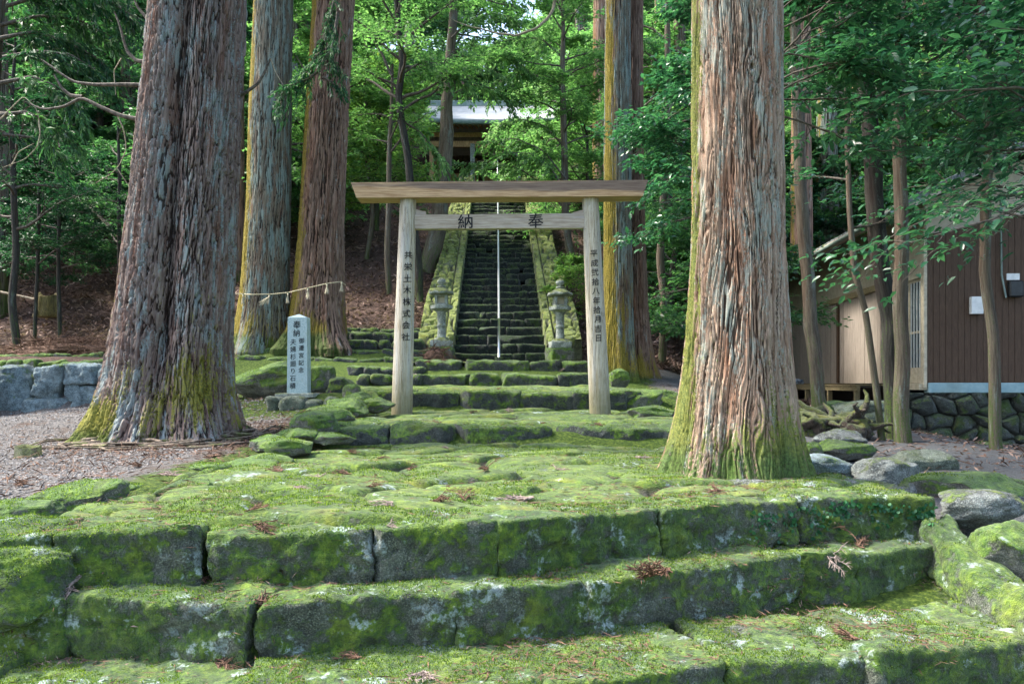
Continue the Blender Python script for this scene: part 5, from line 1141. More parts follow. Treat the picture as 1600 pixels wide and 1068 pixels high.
stem_tree('dark sapling close behind the big left cedar', [(186,470),(188,400),(186,300),(184,180)], 18.5, [.05,.045,.04,.02], 'bark_dark', 15, limbs=13, limb_len=(.8,1.6), t0=.25, sub=9, twigs=8, lpt=9, leafL=.085, leafW=.04, leaf='leaf_mid')
# ------------------------------------------------------------------ boughs and bare branches that show
def px_path(lst, D): return np.array([P(c[0], c[1], c[2] if len(c) > 2 else D) for c in lst])
def smooth_path(p, n=24):
    t = np.linspace(0, len(p) - 1, n); i = np.clip(t.astype(int), 0, len(p) - 2); f = (t - i)[:, None]; g = f * f * (3 - 2 * f)
    q = p[i] * (1 - f) + p[i + 1] * f; k = np.array([.25, .5, .25]); r = q.copy(); r[1:-1] = q[:-2] * .25 + q[1:-1] * .5 + q[2:] * .25; return r
def bare(parent, lst, D, r0, r1, mat='twig', wob=.0, seed=0, name='bare_branch'):
    p = smooth_path(px_path(lst, D)); p = p + wob * np.stack([fbm(p * 3 + seed + k * 9, 2, k) for k in range(3)], 1); V, Fc = tube(p, np.linspace(r0, r1, len(p)), 7); return mk(name, V, Fc, M[mat], parent)
def bough(parent, lst, D, seed, r0=.03, dens=10, spray=.45, ll=.12, lw=.028, mat='leaf_cedar', depth=.4, name='bough'):
    rs = np.random.RandomState(seed); p = smooth_path(px_path(lst, D)); B = Acc(); B.add(*tube(p, np.linspace(r0, .005, len(p)), 6, False)); P0 = []; DD = []
    L = np.linalg.norm(np.diff(p, axis=0), axis=1).sum(); m = int(L * dens)
    for s in range(m):
        g = .15 + .85 * (s + rs.rand()) / m; k = g * (len(p) - 1.001); i = int(k); q = p[i] * (1 - k + i) + p[i + 1] * (k - i); ax = nrmz(p[i + 1] - p[i])
        side = nrmz(np.array([rs.normal(0, .6), rs.choice([-1, 1]) * depth * 1.6, rs.normal(0, .3)])); dd = nrmz(ax * rs.uniform(.4, 1) + side * rs.uniform(.2, 1) + np.array([0, 0, -rs.uniform(.1, .7)])); l2 = spray * rs.uniform(.5, 1.1)
        tw, _ = wander(q, dd, l2, 3, rs, .1, -.05); B.add(*tube(tw, [.004, .003, .002, .001], 3, False))
        mm = 26; t = rs.rand(mm); P0.append(q + dd * (l2 * t)[:, None] + rs.normal(0, .015, (mm, 3)) - np.array([0, 0, 1.]) * (t ** 2 * l2 * .15)[:, None]); DD.append(nrmz(dd * .9 + rs.normal(0, .38, (mm, 3)) + np.array([0, 0, -.2])))
    P0 = np.concatenate(P0); DD = np.concatenate(DD); sc = rs.uniform(.6, 1.2, len(P0)); V, f4 = leaves_at(P0, DD, nrmz(rs.normal(0, .5, (len(P0), 3)) + np.array([0, 0, 1.])), ll * sc, lw * sc, rs, .1, .2); B.add(V, f4)
    return B.mk(name, M['twig'], parent, mat2=M[mat], nmat2=len(f4))
def find(label): return [o for o in scene.objects if o.get('label', '').startswith(label)][0]
LC = find('huge twin-stemmed'); RC = find('reddish cedar'); GC = find('grey mossy cedar')
for i, l in enumerate([[(236,40),(228,28),(216,14),(206,-6)], [(226,98),(212,95),(198,80),(190,45),(180,20)], [(226,133),(190,134),(150,132),(118,128),(88,108),(60,90)], [(220,187),(190,180),(160,168),(128,152),(100,168),(70,172),(42,160)], [(128,152),(110,150),(98,140),(86,118)]]):
    bare(LC, l, 8.5 + .2 * (i % 3), .026, .008, 'twig', .02, i)
bare(LC, [(364,150),(382,146),(402,132),(414,112),(423,92)], 8.6, .022, .010, 'twig', .01, 11)
bare(LC, [(423,92),(430,112),(442,132)], 8.6, .009, .004, 'twigpale')
for i, l in enumerate([[(180,176),(192,200),(196,230),(188,256),(176,270),(150,286)], [(180,262),(192,280),(203,296)], [(192,90),(180,110),(182,148)], [(60,185),(62,210),(58,230),(40,250),(5,262)], [(16,260),(30,238),(55,226)], [(0,185),(20,168),(38,150),(58,168),(64,200)]]):
    bare(LC, l, 8.9, .008, .003, 'twigpale', .02, 20 + i)
bough(RC, [(532,-30),(520,10),(512,50),(498,85),(476,110)], 14.6, 1, dens=26, ll=.10, lw=.022)
bough(RC, [(528,20),(522,60),(514,90),(530,110)], 14.4, 2, dens=24, ll=.10, lw=.022)
bough(RC, [(500,110),(480,125),(462,130),(442,140),(438,165)], 14.6, 3, dens=30, ll=.10, lw=.022)
bough(RC, [(505,120),(520,130),(530,140)], 14.5, 4, dens=24, ll=.10, lw=.022)

# a near conifer whose trunk just shows at the left edge: its hanging boughs fill the upper left
r = cedar('dark cedar trunk cut by the left edge, its boughs hanging over the gravel', [(PX(-60,12.), 12., Tz(PX(-60,12.), 12.)), (PX(-38,12.), 12., 2.5), (PX(-14,12.), 12., 6), (PX(0,12.), 12., 14)], [.26,.22,.2,.06], 'bark_thin', 91, nu=90, nv=140, relief=.02, moss_h=.4)
for i, l in enumerate([[(0,40),(60,25),(120,30),(180,60)], [(0,-20),(70,-30),(150,-10),(215,30)], [(5,90),(60,80),(110,85),(150,110)], [(0,130),(50,120),(100,140),(130,175)], [(10,10),(60,-5),(130,0),(190,10)], [(0,60),(50,50),(100,62),(160,95)], [(0,180),(40,175),(80,190),(110,215)], [(0,-60),(90,-60),(200,-40)], [(5,210),(50,215),(90,235)]]):
    bough(r, [(a, b, 12 - .3 * (i % 4) + .002 * a) for a, b in l], 12, 100 + i, dens=22, spray=.6, ll=.13, lw=.03, mat='leaf_cedar' if i % 3 else 'leaf_mid')
conifer_crown(r, lambda z: (PX(-4, 12.), 12.), 6.5, 14, 22, 2.6, 92)

# ------------------------------------------------------------------ prototypes of the wood behind
SP = []
def proto(fn, *a, **k): r = fn(*a, **k); return r
def line(h, w=.3, seed=0):
    rs = np.random.RandomState(seed); n = 6; return [(rs.normal(0, w * .15) * i / 2, rs.normal(0, w * .15) * i / 2, h * i / (n - 1)) for i in range(n)]
used = {}
def place(key, label, x, y, s=1., rz=None, group=None, seed=0, dz=0., sz=1.):
    src = PROT[key]; first = key not in used
    o = src if first else copy_tree(src); used[key] = 1
    rs = np.random.RandomState(seed * 7 + 3); o.location = (x, y, Tz(x, y) - .1 + dz); o.rotation_euler = (0, 0, rs.uniform(0, 6.28) if rz is None else rz); o.scale = (s, s, s * sz); o['label'] = label
    if group: o['group'] = group
    elif 'group' in o: del o['group']
    OFF[o.name] = np.array(o.location); return o
PROT = {}
for k, (leafm, sd) in enumerate((('leaf_far', 11), ('leaf_fresh', 12), ('leaf_mid', 13))):
    PROT['far%d' % k] = make_tree('broadleaf_tree', 'x', line(9., .5, sd), [.16, .14, .11, .08, .03], ('bark_thin', 'twig', leafm), 300 + k, limbs=34, limb_len=(2.2, 3.4), t0=.10, sub=9, twigs=7, lpt=10, leafL=.23, leafW=.12, limb_r=.06, spray=.9, twig_r=.012, flat=.5, trunk_n=9)
for k, (leafm, sd) in enumerate((('leaf_fresh', 21), ('leaf_mid', 22), ('leaf_bright', 23), ('leaf_dark', 24))):
    PROT['mid%d' % k] = make_tree('broadleaf_tree', 'x', line(5., .5, sd), [.08, .07, .055, .04, .015], ('bark_dark', 'twig', leafm), 320 + k, limbs=26, limb_len=(1.2, 2.1), t0=.15, sub=10, twigs=8, lpt=10, leafL=.12, leafW=.056, limb_r=.03, spray=.8, flat=.4, trunk_n=9)
for k, (leafm, sd) in enumerate((('leaf_dark', 31), ('leaf_mid', 32), ('leaf_bright', 33))):
    PROT['shrub%d' % k] = make_tree('shrub', 'x', line(1.7, .4, sd), [.03, .025, .02, .015, .008], ('bark_dark', 'twig', leafm), 340 + k, limbs=18, limb_len=(.6, 1.1), t0=.08, sub=8, twigs=6, lpt=8, leafL=.085, leafW=.042, limb_r=.014, spray=.8, flat=.45, trunk_n=7, twig_r=.003)
    PROT['shrub%d' % k]['category'] = 'shrub'
rs = np.random.RandomState(77)
gF = 'broadleaf trees that fill the slope behind'
lab = 'leafy broadleaf tree lost in the green wood that covers the slope behind'
i = 0
for D, step, keys, s in ((25, 180, ('mid0','mid1'), 1.25), (29, 120, ('far1','far2','mid0'), 1.0), (35, 125, ('far0','far1','far2'), 1.0), (43, 120, ('far0','far1','far2'), 1.15), (53, 125, ('far0','far2','far0'), 1.35), (66, 135, ('far0','far0','far2'), 1.6), (82, 150, ('far0', 'far0', 'far2'), 2.0)):
    px = -90 + rs.uniform(0, step)
    while px < 1700:
        d = D + rs.uniform(-2, 2); x = PX(px, d); key = keys[rs.randint(len(keys))]; i += 1
        clear = (620 < px < 940 and d < 47 and abs(px - 780) < 40 + 4200 / d)     # open view up the stairs to the shrine
        gap = (670 < px < 790 and d > 47) 
        if D < 27 and (500 < px < 660 or 930 < px < 1090): px += step * .7; continue
        if px > 560 and px < 900 and D > 40 and rs.rand() < .36: px += step * .8; continue
        if not clear and not (gap and d < 60) and not (1180 < px < 1640 and d < 27): place(key, lab, x, d, s * rs.uniform(.85, 1.2), group=gF, seed=i)
        px += step * rs.uniform(.75, 1.3)
# beside and in front of the shrine
place('mid0', 'bright leafy tree right of the staircase reaching over the shrine front', PX(880, 29), 29, 1.25, seed=201)
place('mid2', 'yellow-green leafy tree directly left of the shrine posts', PX(592, 31), 31, .95, seed=202)
place('far1', 'tall leafy tree hanging over the right end of the shrine roof', PX(948, 33), 33, .85, seed=203)
place('mid0', 'leafy tree on the slope between the right gate post and the staircase top', PX(915, 24.5), 24.5, .95, seed=204)
place('mid2', 'bright tree with layered sprays behind the left end of the gate beam', PX(588, 23.5), 23.5, .95, seed=205, dz=.9)
place('shrub2', 'small bright shrub on the slope right of the right lantern', PX(893, 19.3), 19.3, .9, seed=207)
place('mid1', 'dark leafy tree on the slope between the two groups of left cedars', PX(395, 24), 24, 1.1, seed=208)
place('mid1', 'dark glossy tree right of the red-brown cedar', PX(1050, 20.5), 20.5, 1.15, seed=209, dz=.6)
place('mid1', 'dark glossy tree directly behind the broad right cedar', PX(1120, 15.5), 15.5, 1.0, seed=210)
place('mid3', 'shaded tree between the right cedar and the house roof', PX(1225, 27), 27, 1.3, seed=211)
# undergrowth at the left
for k, (px, D, key, s) in enumerate([(-30,20,'shrub0',1.2),(60,21.5,'shrub0',1.3),(140,22,'shrub0',1.3),(205,21,'shrub1',1.1),(20,23.5,'mid3',.75),(110,24.5,'mid3',.8),(190,25,'mid1',.7),(-60,22,'mid3',.9),(300,26,'mid1',.8),(60,27,'mid1',.9),(150,28,'mid3',1.),(240,29,'mid1',1.1),(-20,29,'mid1',1.1),(40,19.2,'shrub0',.9),(115,19.6,'shrub0',.9)]):
    place(key, 'dark undergrowth bush on the shaded slope left of the big cedar', PX(px, D), D, s, group='undergrowth on the left slope', seed=230 + k, dz=(.9 if key == 'shrub0' else .2))
for k, (px, D, s) in enumerate([(1010,26,.9),(1330,25.5,1.1),(1250,25,1.),(650,27.5,.6)]):
    place('shrub1', 'low evergreen bush on the brown slope', PX(px, D), D, s, group='low bushes on the brown slope', seed=250 + k, dz=.1)

# --- glossy camellia boughs at the right, close to the camera
def spot(label, x, y, z0, h, seed, L, leafm, azr, n=26, leafL=.10, leafW=.042, r=.07, t0=.35, elev=(-.1, .5), sub=8, twigs=6, lpt=7, spray=.8, lean=(0, 0)):
    return make_tree('camellia_tree', label, [(x, y, z0), (x + lean[0] * .3, y + lean[1] * .3, z0 + h * .3), (x + lean[0] * .6, y + lean[1] * .6, z0 + h * .6), (x + lean[0], y + lean[1], z0 + h)], [r, r * .8, r * .6, r * .3], ('bark_thin', 'twig', leafm), seed, limbs=n, limb_len=L, t0=t0, sub=sub, twigs=twigs, lpt=lpt, leafL=leafL, leafW=leafW, big=True, azr=azr, elev=elev, spray=spray, limb_r=.022, twig_r=.0035, flat=.35)
spot('camellia just outside the right edge, its glossy boughs crossing the plank wall', 5.1, 6.3, -.8, 4.8, 401, (1.1, 2.3), 'leaf_gloss', (PI * .85, PI * 1.2), 17, elev=(-.1, .45), t0=.45, leafL=.10)
spot('dark camellia whose crown fills the upper right corner', 6.6, 9.0, -.9, 7.2, 402, (1.3, 2.6), 'leaf_gloss', (PI * .6, PI * 1.4), 34, leafL=.11, leafW=.05)
spot('camellia with large bluish leaves overhanging right of the broad cedar', 2.2, 6.9, -.72, 4.9, 403, (.7, 1.5), 'leaf_gloss', (-PI * .3, PI * .25), 22, t0=.62, leafL=.10, r=.03)
spot('glossy evergreen leaning out between gate post and broad cedar', 2.95, 11.5, -.3, 6.2, 404, (.9, 1.7), 'leaf_gloss', (PI * .7, PI * 1.5), 20, t0=.42, leafL=.10, leafW=.05, r=.06, sub=9, twigs=7)

# branches arching across the top
o = find('dark wavy-stemmed')
for i, l in enumerate([[(632,170),(652,158),(672,150),(688,136),(690,112),(698,92),(712,78)], [(620,140),(600,124),(575,112),(552,100)], [(612,118),(600,90),(588,68),(562,50)]]): bare(o, l, 20, .04, .012, 'twig', .05, 60 + i, name='limb')
o = find('tall leafy tree hanging over')
bare(find('leaning grey stem'), [(868,0),(862,20),(848,38),(830,50),(806,58),(790,52),(760,48),(730,44),(705,30)], 21, .045, .012, 'twigpale', .06, 70, name='limb')

SR = find('pale grey sapling on the slope right of the staircase'); LS = find('leaning grey stem'); DW = find('dark wavy-stemmed')
for i, (par, l, D) in enumerate([(SR, [(886,330),(850,290),(810,262),(760,250),(715,256)], 23), (SR, [(884,280),(850,236),(806,216),(760,222)], 22.6), (SR, [(884,300),(860,262),(830,240),(790,238)], 22.2), (SR, [(882,230),(850,196),(815,186),(775,196)], 23.2), (LS, [(700,150),(740,132),(775,140),(800,160)], 22.4), (LS, [(704,80),(745,70),(790,84),(826,110)], 22.6), (LS, [(703,110),(735,100),(770,108)], 22.2), (DW, [(622,120),(660,96),(700,104),(735,130)], 20), (SR, [(880,150),(840,118),(800,116),(770,132)], 23), (SR, [(879,90),(845,60),(800,60),(760,76)], 23.2), (DW, [(630,190),(655,205),(680,235),(690,262)], 20), (LS, [(705,60),(735,30),(775,20),(815,34)], 22.3), (SR, [(893,360),(905,350),(925,352)], 22.6), (SR, [(888,320),(905,300),(930,296)], 22.8)]):
    bough(par, l, D, 500 + i, dens=15, spray=.75, ll=.12, lw=.055, mat='leaf_fresh' if i % 3 else 'leaf_far', name='leafy_branch')
# old stumps
def stump(label, px, py, D, r, h, mat, seed):
    V, Fc = lathe((PX(px, D), D, PZ(py, D) - .08), [(r * 1.35, 0), (r * 1.1, .12 * h + .08), (r, h * .6), (r * .97, h + .08), (r * .8, h + .06), (r * .3, h + .03)], 40); a = np.arctan2(V[:, 1] - D, V[:, 0] - PX(px, D)); V = V + np.array([0, 0, 1]) * ((fbm(V * 6 + seed, 2, seed) * .25 * h) * (V[:, 2] > PZ(py, D) + h * .5))[:, None]
    V[:, :2] += np.stack([np.cos(a), np.sin(a)], 1) * (fbm(np.stack([a * 5, V[:, 2] * 1.5, a * 0], 1), 2, seed) * r * .16)[:, None]
    return mk('tree_stump', V, Fc, M[mat], base=(PX(px, D), D, PZ(py, D)), label=label, cat='tree stump')
stump('yellowish old tree stump on the brown slope at the left', 74, 490, 17.6, .22, .42, 'stumpwood', 1) if False else None
M['stumpwood'] = simple('mossy_stump_wood', (.07, .055, .02), (.20, .17, .06), 14, .9, .01, (6, 6, .6), c3=(.05, .04, .03))
M['rotwood'] = mossy('rotten_mossy_wood', amount=.55, lichen=.05, upw=.7, stone=((.012, .009, .007), (.055, .04, .028)), moss=((.015, .025, .005), (.05, .07, .012), (.12, .13, .02)))
stump('yellowish old tree stump on the brown slope at the left', 74, 490, 17.6, .22, .42, 'stumpwood', 1)
stump('small dark mossy stump on the pale gravel at the left', 44, 714, 6.9, .10, .10, 'stepstump', 2) if False else stump('small dark mossy stump on the pale gravel at the left', 44, 714, 6.9, .10, .10, 'rotwood', 2)
A = Acc(); rs = np.random.RandomState(9)
c = P(1318, 676, 9.6)
for k in range(16):
    a = rs.uniform(0, 6.28); l = rs.uniform(.3, .7); pts, _ = wander(c + [rs.uniform(-.25, .25), rs.uniform(-.2, .2), .12], [math.cos(a), math.sin(a) * .7, rs.uniform(-.15, .45)], l, 6, rs, .25); A.add(*tube(pts, np.linspace(rs.uniform(.04, .085), .012, 7), 9))
for k in range(5): A.add(*rock(c + np.array([rs.uniform(-.5, .5), rs.uniform(-.2, .2), rs.uniform(0, .12)]), (.5, .4, .32), rs.uniform(0, 3), 12, 700 + k, rough=.35))
A.mk('uprooted_stump', M['rotwood'], base=c, label='rotting mossy uprooted stump with tangled roots before the veranda', cat='tree stump')
V, Fc = tube(smooth_path(px_path([(1232,672),(1258,655),(1292,640)], 11.5), 12), np.linspace(.13, .09, 12), 12); mk('fallen_log', V, Fc, M['rotwood'], base=P(1260, 660, 11.5), label='short mossy rotting log at the foot of the green stem', cat='log')
V, Fc = tube(smooth_path(px_path([(112,305),(130,318),(150,332),(170,352),(188,371)], 19.0), 14), np.linspace(.035, .05, 14), 7); mk('fallen_branch', V, Fc, M['twigpale'], base=P(188, 371, 19), label='pale broken branch slanting down through the bushes left of the big cedar', cat='branch')
V, Fc = tube(smooth_path(px_path([(-20,452),(20,460),(54,467)], 17.0), 10), np.linspace(.03, .02, 10), 7); mk('fallen_branch', V, Fc, M['twigpale'], base=P(20, 462, 17), label='pale thin pole lying across the slope at the left edge', cat='branch')
# ------------------------------------------------------------------ litter, moss fuzz, creeper
def surf_points(objs, n, rs, nzmin=.35, ymax=99):
    """random points on meshes built above, weighted by area and nearness"""
    P_, N_ = [], []; tri = []
    for o in objs:
        me = o.data; V = np.zeros(len(me.vertices) * 3, np.float32); me.vertices.foreach_get('co', V); V = V.reshape(-1, 3) + OFF[o.name]
        L = np.zeros(len(me.loops), np.int32); me.loops.foreach_get('vertex_index', L); q = L[:len(L) // 4 * 4].reshape(-1, 4)
        a, b, c = V[q[:, 0]], V[q[:, 1]], V[q[:, 3]]; tri.append(np.stack([a, b, c], 1)); 
    T_ = np.concatenate(tri); nr = np.cross(T_[:, 1] - T_[:, 0], T_[:, 2] - T_[:, 0]); ar = np.linalg.norm(nr, axis=1); nr = nr / (ar[:, None] + 1e-12)
    y = T_[:, 0, 1]; x = T_[:, 0, 0]; ok = (nr[:, 2] > nzmin) & (y < ymax) & (np.abs(x / np.maximum(y, .1)) < .68) & (y > 2.4)
    w = ar * ok / np.maximum(y, 1) ** 2; idx = rs.choice(len(T_), n, p=w / w.sum()); u, v = rs.rand(n), rs.rand(n); Tt = T_[idx]
    return Tt[:, 0] + (Tt[:, 1] - Tt[:, 0]) * u[:, None] + (Tt[:, 2] - Tt[:, 0]) * v[:, None], nr[idx]
M['mossblade'] = leaf('moss_shoots', (.02, .045, .008), (.075, .13, .014), (.20, .26, .03), .7, .15, .3)
rs = np.random.RandomState(4)
near = [o for o in scene.objects if o.type == 'MESH' and (o.name.split('.')[0] in ('step_stone', 'sloping_kerb_stone', 'mossy_stone') or (o.name.startswith('boulder') and o.data.materials[0].name in ('mossy_rock', 'mossy_step_stone')))]
pt, nr = surf_points(near, 260000, rs, .30, 13)
keep = fbm(pt * 4.5, 3, 61) + .5 * fbm(pt * 19, 2, 62) + .45 * nr[:, 2] > .42; pt, nr = pt[keep], nr[keep]
p2, n2 = surf_points([o for o in scene.objects if o.name.startswith('mossy_paving')], 170000, rs, .55, 9); k2 = fbm(p2 * np.array([3.2, 3.2, 3.2]), 4, 64) + .35 * fbm(p2 * 21, 2, 65) > .06; pt = np.concatenate([pt, p2[k2]]); nr = np.concatenate([nr, n2[k2]]); n = len(pt)
d = nrmz(nr + rs.normal(0, .55, (n, 3))); h = rs.uniform(.003, .0095, n)[:, None] * (.8 + pt[:, 1:2] * .16); s = nrmz(np.cross(d, rs.normal(0, 1, (n, 3)))) * h * .26
V = np.stack([pt - s - nr * .003, pt + s - nr * .003, pt + d * h], 1).reshape(-1, 3); mk('moss_shoots', V, np.arange(3 * n).reshape(-1, 3), M['mossblade'], kind='stuff', smooth=False, label='short green moss shoots over the nearest stones')

def needles(name, x, y, z, Lr, Wr, mat, seed, label, tilt=.35, kind='stuff'):
    rs = np.random.RandomState(seed); n = len(x); a = rs.uniform(0, 2 * PI, n); e = rs.normal(0, tilt, n); d = np.stack([np.cos(a) * np.cos(e), np.sin(a) * np.cos(e), np.sin(e)], 1)
    up = nrmz(np.array([0, 0, 1.]) + rs.normal(0, .5, (n, 3))); V, F4 = leaves_at(np.stack([x, y, z], 1), d, up, rs.uniform(*Lr, n), rs.uniform(*Wr, n), rs, .2, rs.uniform(-.2, .3))
    mk(name, V, F4, mat, kind=kind, label=label, smooth=False)
# brown fallen fronds over the slope
n = 95000; rs = np.random.RandomState(8); y = 15.6 + 24 * rs.rand(n) ** 1.7; x = (rs.rand(n) * 2 - 1) * np.maximum(.72 * y, 8); ok = (np.abs(x - scx(y)) > 1.8) & ~((x > 6) & (y < 24)) & ((y > 17.3) | (x < -5) | (x > 2.5)) & ~((y > 33) & (np.abs(x) < 5)); x, y = x[ok], y[ok]
needles('fallen_leaves', x, y, T(x, y) + .01 + .05 * rs.rand(len(x)), (.06, .26), (.012, .06), M['dead'], 9, 'brown cedar fronds and dead leaves over the slope')
n = 38000; x = rs.uniform(-9, -1.9, n); y = rs.uniform(4.6, 12.4, n); dn = np.exp(-(((x + 3.1) / 1.6) ** 2 + ((y - 8.4) / 1.7) ** 2)) + .35 * (fbm(np.stack([x, y, 0 * x], 1) * .9, 3, 5) > .10) + .10; ok = rs.rand(n) < dn; x, y = x[ok], y[ok]
needles('fallen_needles', x, y, T(x, y) + .008, (.03, .14), (.004, .014), M['litter'], 10, 'red-brown needles on the pale gravel')
n = 4500; x = rs.uniform(2.2, 9, n); y = rs.uniform(5, 13.4, n); needles('fallen_needles', x, y, T(x, y) + .008, (.03, .14), (.005, .03), M['dead'], 11, 'dead leaves on the dark gravel at the right')
pav = [o for o in scene.objects if o.name.split('.')[0] in ('mossy_paving', 'gate_paving', 'upper_paving', 'landing_paving', 'step_stone')]
pt, nr = surf_points(pav, 30000, rs, .6, 18); dn = sstep(-.05, .35, fbm(pt * 1.9, 3, 71)) * .8 + .08; pt = pt[rs.rand(len(pt)) < dn]
needles('fallen_needles', pt[:, 0], pt[:, 1], pt[:, 2] + .006, (.015, .08), (.002, .007), M['litter'], 12, 'fine red-brown needles lying on the mossy paving', .12)
# whole fallen sprigs, one by one
def sprig_mesh(name, seed, mat):
    rs = np.random.RandomState(seed); A = Acc()
    for k in range(rs.randint(5, 9)):
        a = rs.normal(0, .45); p = np.array([rs.uniform(-.03, .03), rs.uniform(-.02, .02), .012]); pts, d = wander(p, [math.cos(a), math.sin(a), rs.uniform(0, .35)], rs.uniform(.08, .20), 5, rs, .22, -.06); pts[:, 2] = np.maximum(pts[:, 2], .004); A.add(*tube(pts, np.linspace(.0045, .0012, 6), 5))
        for j in range(10):
            q = pts[rs.randint(1, 5)]; b = a + rs.choice([-1, 1]) * rs.uniform(.3, .9); pp, _ = wander(q, [math.cos(b), math.sin(b), rs.uniform(-.1, .3)], rs.uniform(.03, .07), 3, rs, .2, -.05); pp[:, 2] = np.maximum(pp[:, 2], .003); A.add(*tube(pp, [.0028, .0025, .002, .0008], 4))
    o = A.mk(name, M[mat], base=(0, 0, 0), label='x', cat='fallen twig', group='dry cedar sprigs fallen on the moss'); return o
spr = [sprig_mesh('fallen_cedar_sprig', 900 + k, 'litter' if k % 3 else 'litterpale') for k in range(6)]; su = set()
from mathutils.bvhtree import BVHTree
def bvh_of(objs):
    Vs, Fs, n = [], [], 0
    for o in objs:
        me = o.data; V = np.zeros(len(me.vertices) * 3, np.float32); me.vertices.foreach_get('co', V); V = V.reshape(-1, 3) + OFF[o.name]; Vs.append(V); L = np.zeros(len(me.loops), np.int32); me.loops.foreach_get('vertex_index', L); Fs.append(L[:len(L) // 4 * 4].reshape(-1, 4) + n); n += len(V)
    return BVHTree.FromPolygons(np.concatenate(Vs).tolist(), np.concatenate(Fs).tolist())
BV = bvh_of([o for o in pav] + [bpy.data.objects['ground']])
SPOTS = [(828,779,1.5),(440,737,1.3),(545,741,1.0),(610,786,.9),(677,783,1.0),(725,782,1.0),(460,762,1.),(385,800,.9),(400,822,1.1),(607,823,.7),(760,734,1.1),(640,735,.8),(1000,716,1.1),(1015,905,1.6),(1040,892,1.4),(1295,872,.9),(1345,856,1.2),(95,915,1.5),(120,905,1.3),(400,940,1.2),(320,905,1.),(870,734,.8),(735,645,1.),(690,660,1.2),(790,641,1.),(845,660,.8),(940,665,1.),(650,585,1.1),(672,565,1.3),(690,563,1.),(880,575,.8),(780,608,.8),(545,705,.9),(500,745,.7),(575,760,.8),(1130,768,1.),(660,1052,1.),(340,1032,1.),(560,1028,.8),(1080,700,.9),(1340,1000,1.),(1100,688,.8),(700,700,.7),(590,716,.8),(30,755,1.2),(140,745,1.1),(220,728,1.2),(100,700,1.),(250,742,1.3),(330,715,1.4),(290,700,1.2)]
for k, (px, py, s) in enumerate(SPOTS):
    d = Vector(((px - 800) / F, 1, (600 - py) / F)).normalized(); hit = BV.ray_cast(Vector((0, 0, 0)), d)
    if hit[0] is None: continue
    src = spr[k % 6]; o = src if src.name not in su else src.copy()
    if src.name in su: link(o)
    su.add(src.name); o.location = hit[0]; rr = np.random.RandomState(k); nrm = hit[1] if hit[1].z > 0 else -hit[1]; qn = Vector((0, 0, 1)).rotation_difference((nrm + Vector((0, 0, 1))).normalized()); o.rotation_euler = (qn @ __import__('mathutils').Euler((0, 0, rr.uniform(0, 6.28))).to_quaternion()).to_euler(); s *= .7; o.scale = (s, s, s); o['label'] = 'small bunch of dry cedar sprigs fallen on moss or gravel'
for o in spr:
    if o.name not in su: bpy.data.objects.remove(o)
# pebbles of the pale gravel
rp = np.random.RandomState(21); n = 16000; y = 4.3 + 8 * rp.rand(n) ** 1.4; x = -1.9 - rp.rand(n) * (.55 * y); ok = (x > -.68 * y) & (x < -2.75); x, y = x[ok], y[ok]; n = len(x); sz = rp.uniform(.004, .014, n) * (.7 + y * .08); c = np.stack([x, y, T(x, y) + sz * .3], 1)
O = np.array([[1, 0, 0], [0, 1, 0], [-1, 0, 0], [0, -1, 0], [0, 0, .7], [0, 0, -.7]], float); Vp = c[:, None] + (O[None] * rp.uniform(.6, 1.3, (n, 6, 1)) * sz[:, None, None]); fp = np.array([[0, 1, 4], [1, 2, 4], [2, 3, 4], [3, 0, 4]]); M['pebble'] = simple('grey_pebble', (.06, .058, .056), (.26, .25, .24), 25, .85, .001)
mk('pebbles', Vp.reshape(-1, 3), (np.arange(n)[:, None, None] * 6 + fp[None]).reshape(-1, 3), M['pebble'], kind='stuff', smooth=False, label='small grey pebbles over the pale gravel')
# debris caught in the angle of each step
rr = np.random.RandomState(12); q = []
for base_y, zt, n_ in ((lambda x: front_y(x) - .0, -.86, 1500), (lambda x: np.interp(x, [-2.2, 0, .5, 1.5, 2.3], [3.16, 3.25, 3.5, 4.02, 4.25]), -1.08, 2600)):
    for k in range(n_):
        x = rr.uniform(-2.3, 2.3); 
        if fbm(np.array([[x * 1.5, zt, 0]]), 2, 5)[0] < rr.uniform(-.35, .25): continue
        y = float(base_y(x)) - abs(rr.normal(0, .045)) ; hit = BV.ray_cast(Vector((x, y, zt + .12)), Vector((0, 0, -1)), .3)
        if hit[0] is not None: q.append(tuple(hit[0]))
q = np.array(q); needles('fallen_needles', q[:, 0], q[:, 1], q[:, 2] + .005, (.008, .045), (.002, .008), M['dead'], 13, 'brown debris caught at the foot of each foreground step', .5)
# heap of raked fronds on the left terrace and by the left lantern
def heap(label, px, py, D, w, h, n, seed, d=None):
    rs = np.random.RandomState(seed); A = Acc(); c = P(px, py, D); wm = w / F * D; hm = h / F * D; A.add(*rock(c + np.array([0, 0, hm * .2]), (wm * .9, (d or wm * .6), hm * 1.3), 0, 14, seed, rough=.2))
    for k in range(n):
        u = rs.normal(0, .33); v = rs.normal(0, .33); p = c + np.array([u * wm, v * (d or wm * .6), hm * max(0, .9 - (u * u + v * v) * 3.2) + .02]); a = rs.uniform(0, 6.28); pts, _ = wander(p, [math.cos(a), math.sin(a), rs.uniform(-.1, .5)], rs.uniform(.12, .34) * (D / 14) ** .5, 4, rs, .3, -.08); A.add(*tube(pts, np.linspace(.008, .003, 5), 4))
    return A.mk('brushwood_heap', M['litter'], base=c, label=label, cat='brushwood heap')
heap('long heap of raked red-brown cedar fronds behind the left retaining wall', 105, 554, 15.4, 210, 26, 700, 5, .9)
heap('small reddish heap of dry fronds beside the left stone lantern', 680, 562, 15.3, 40, 18, 120, 6, .4)
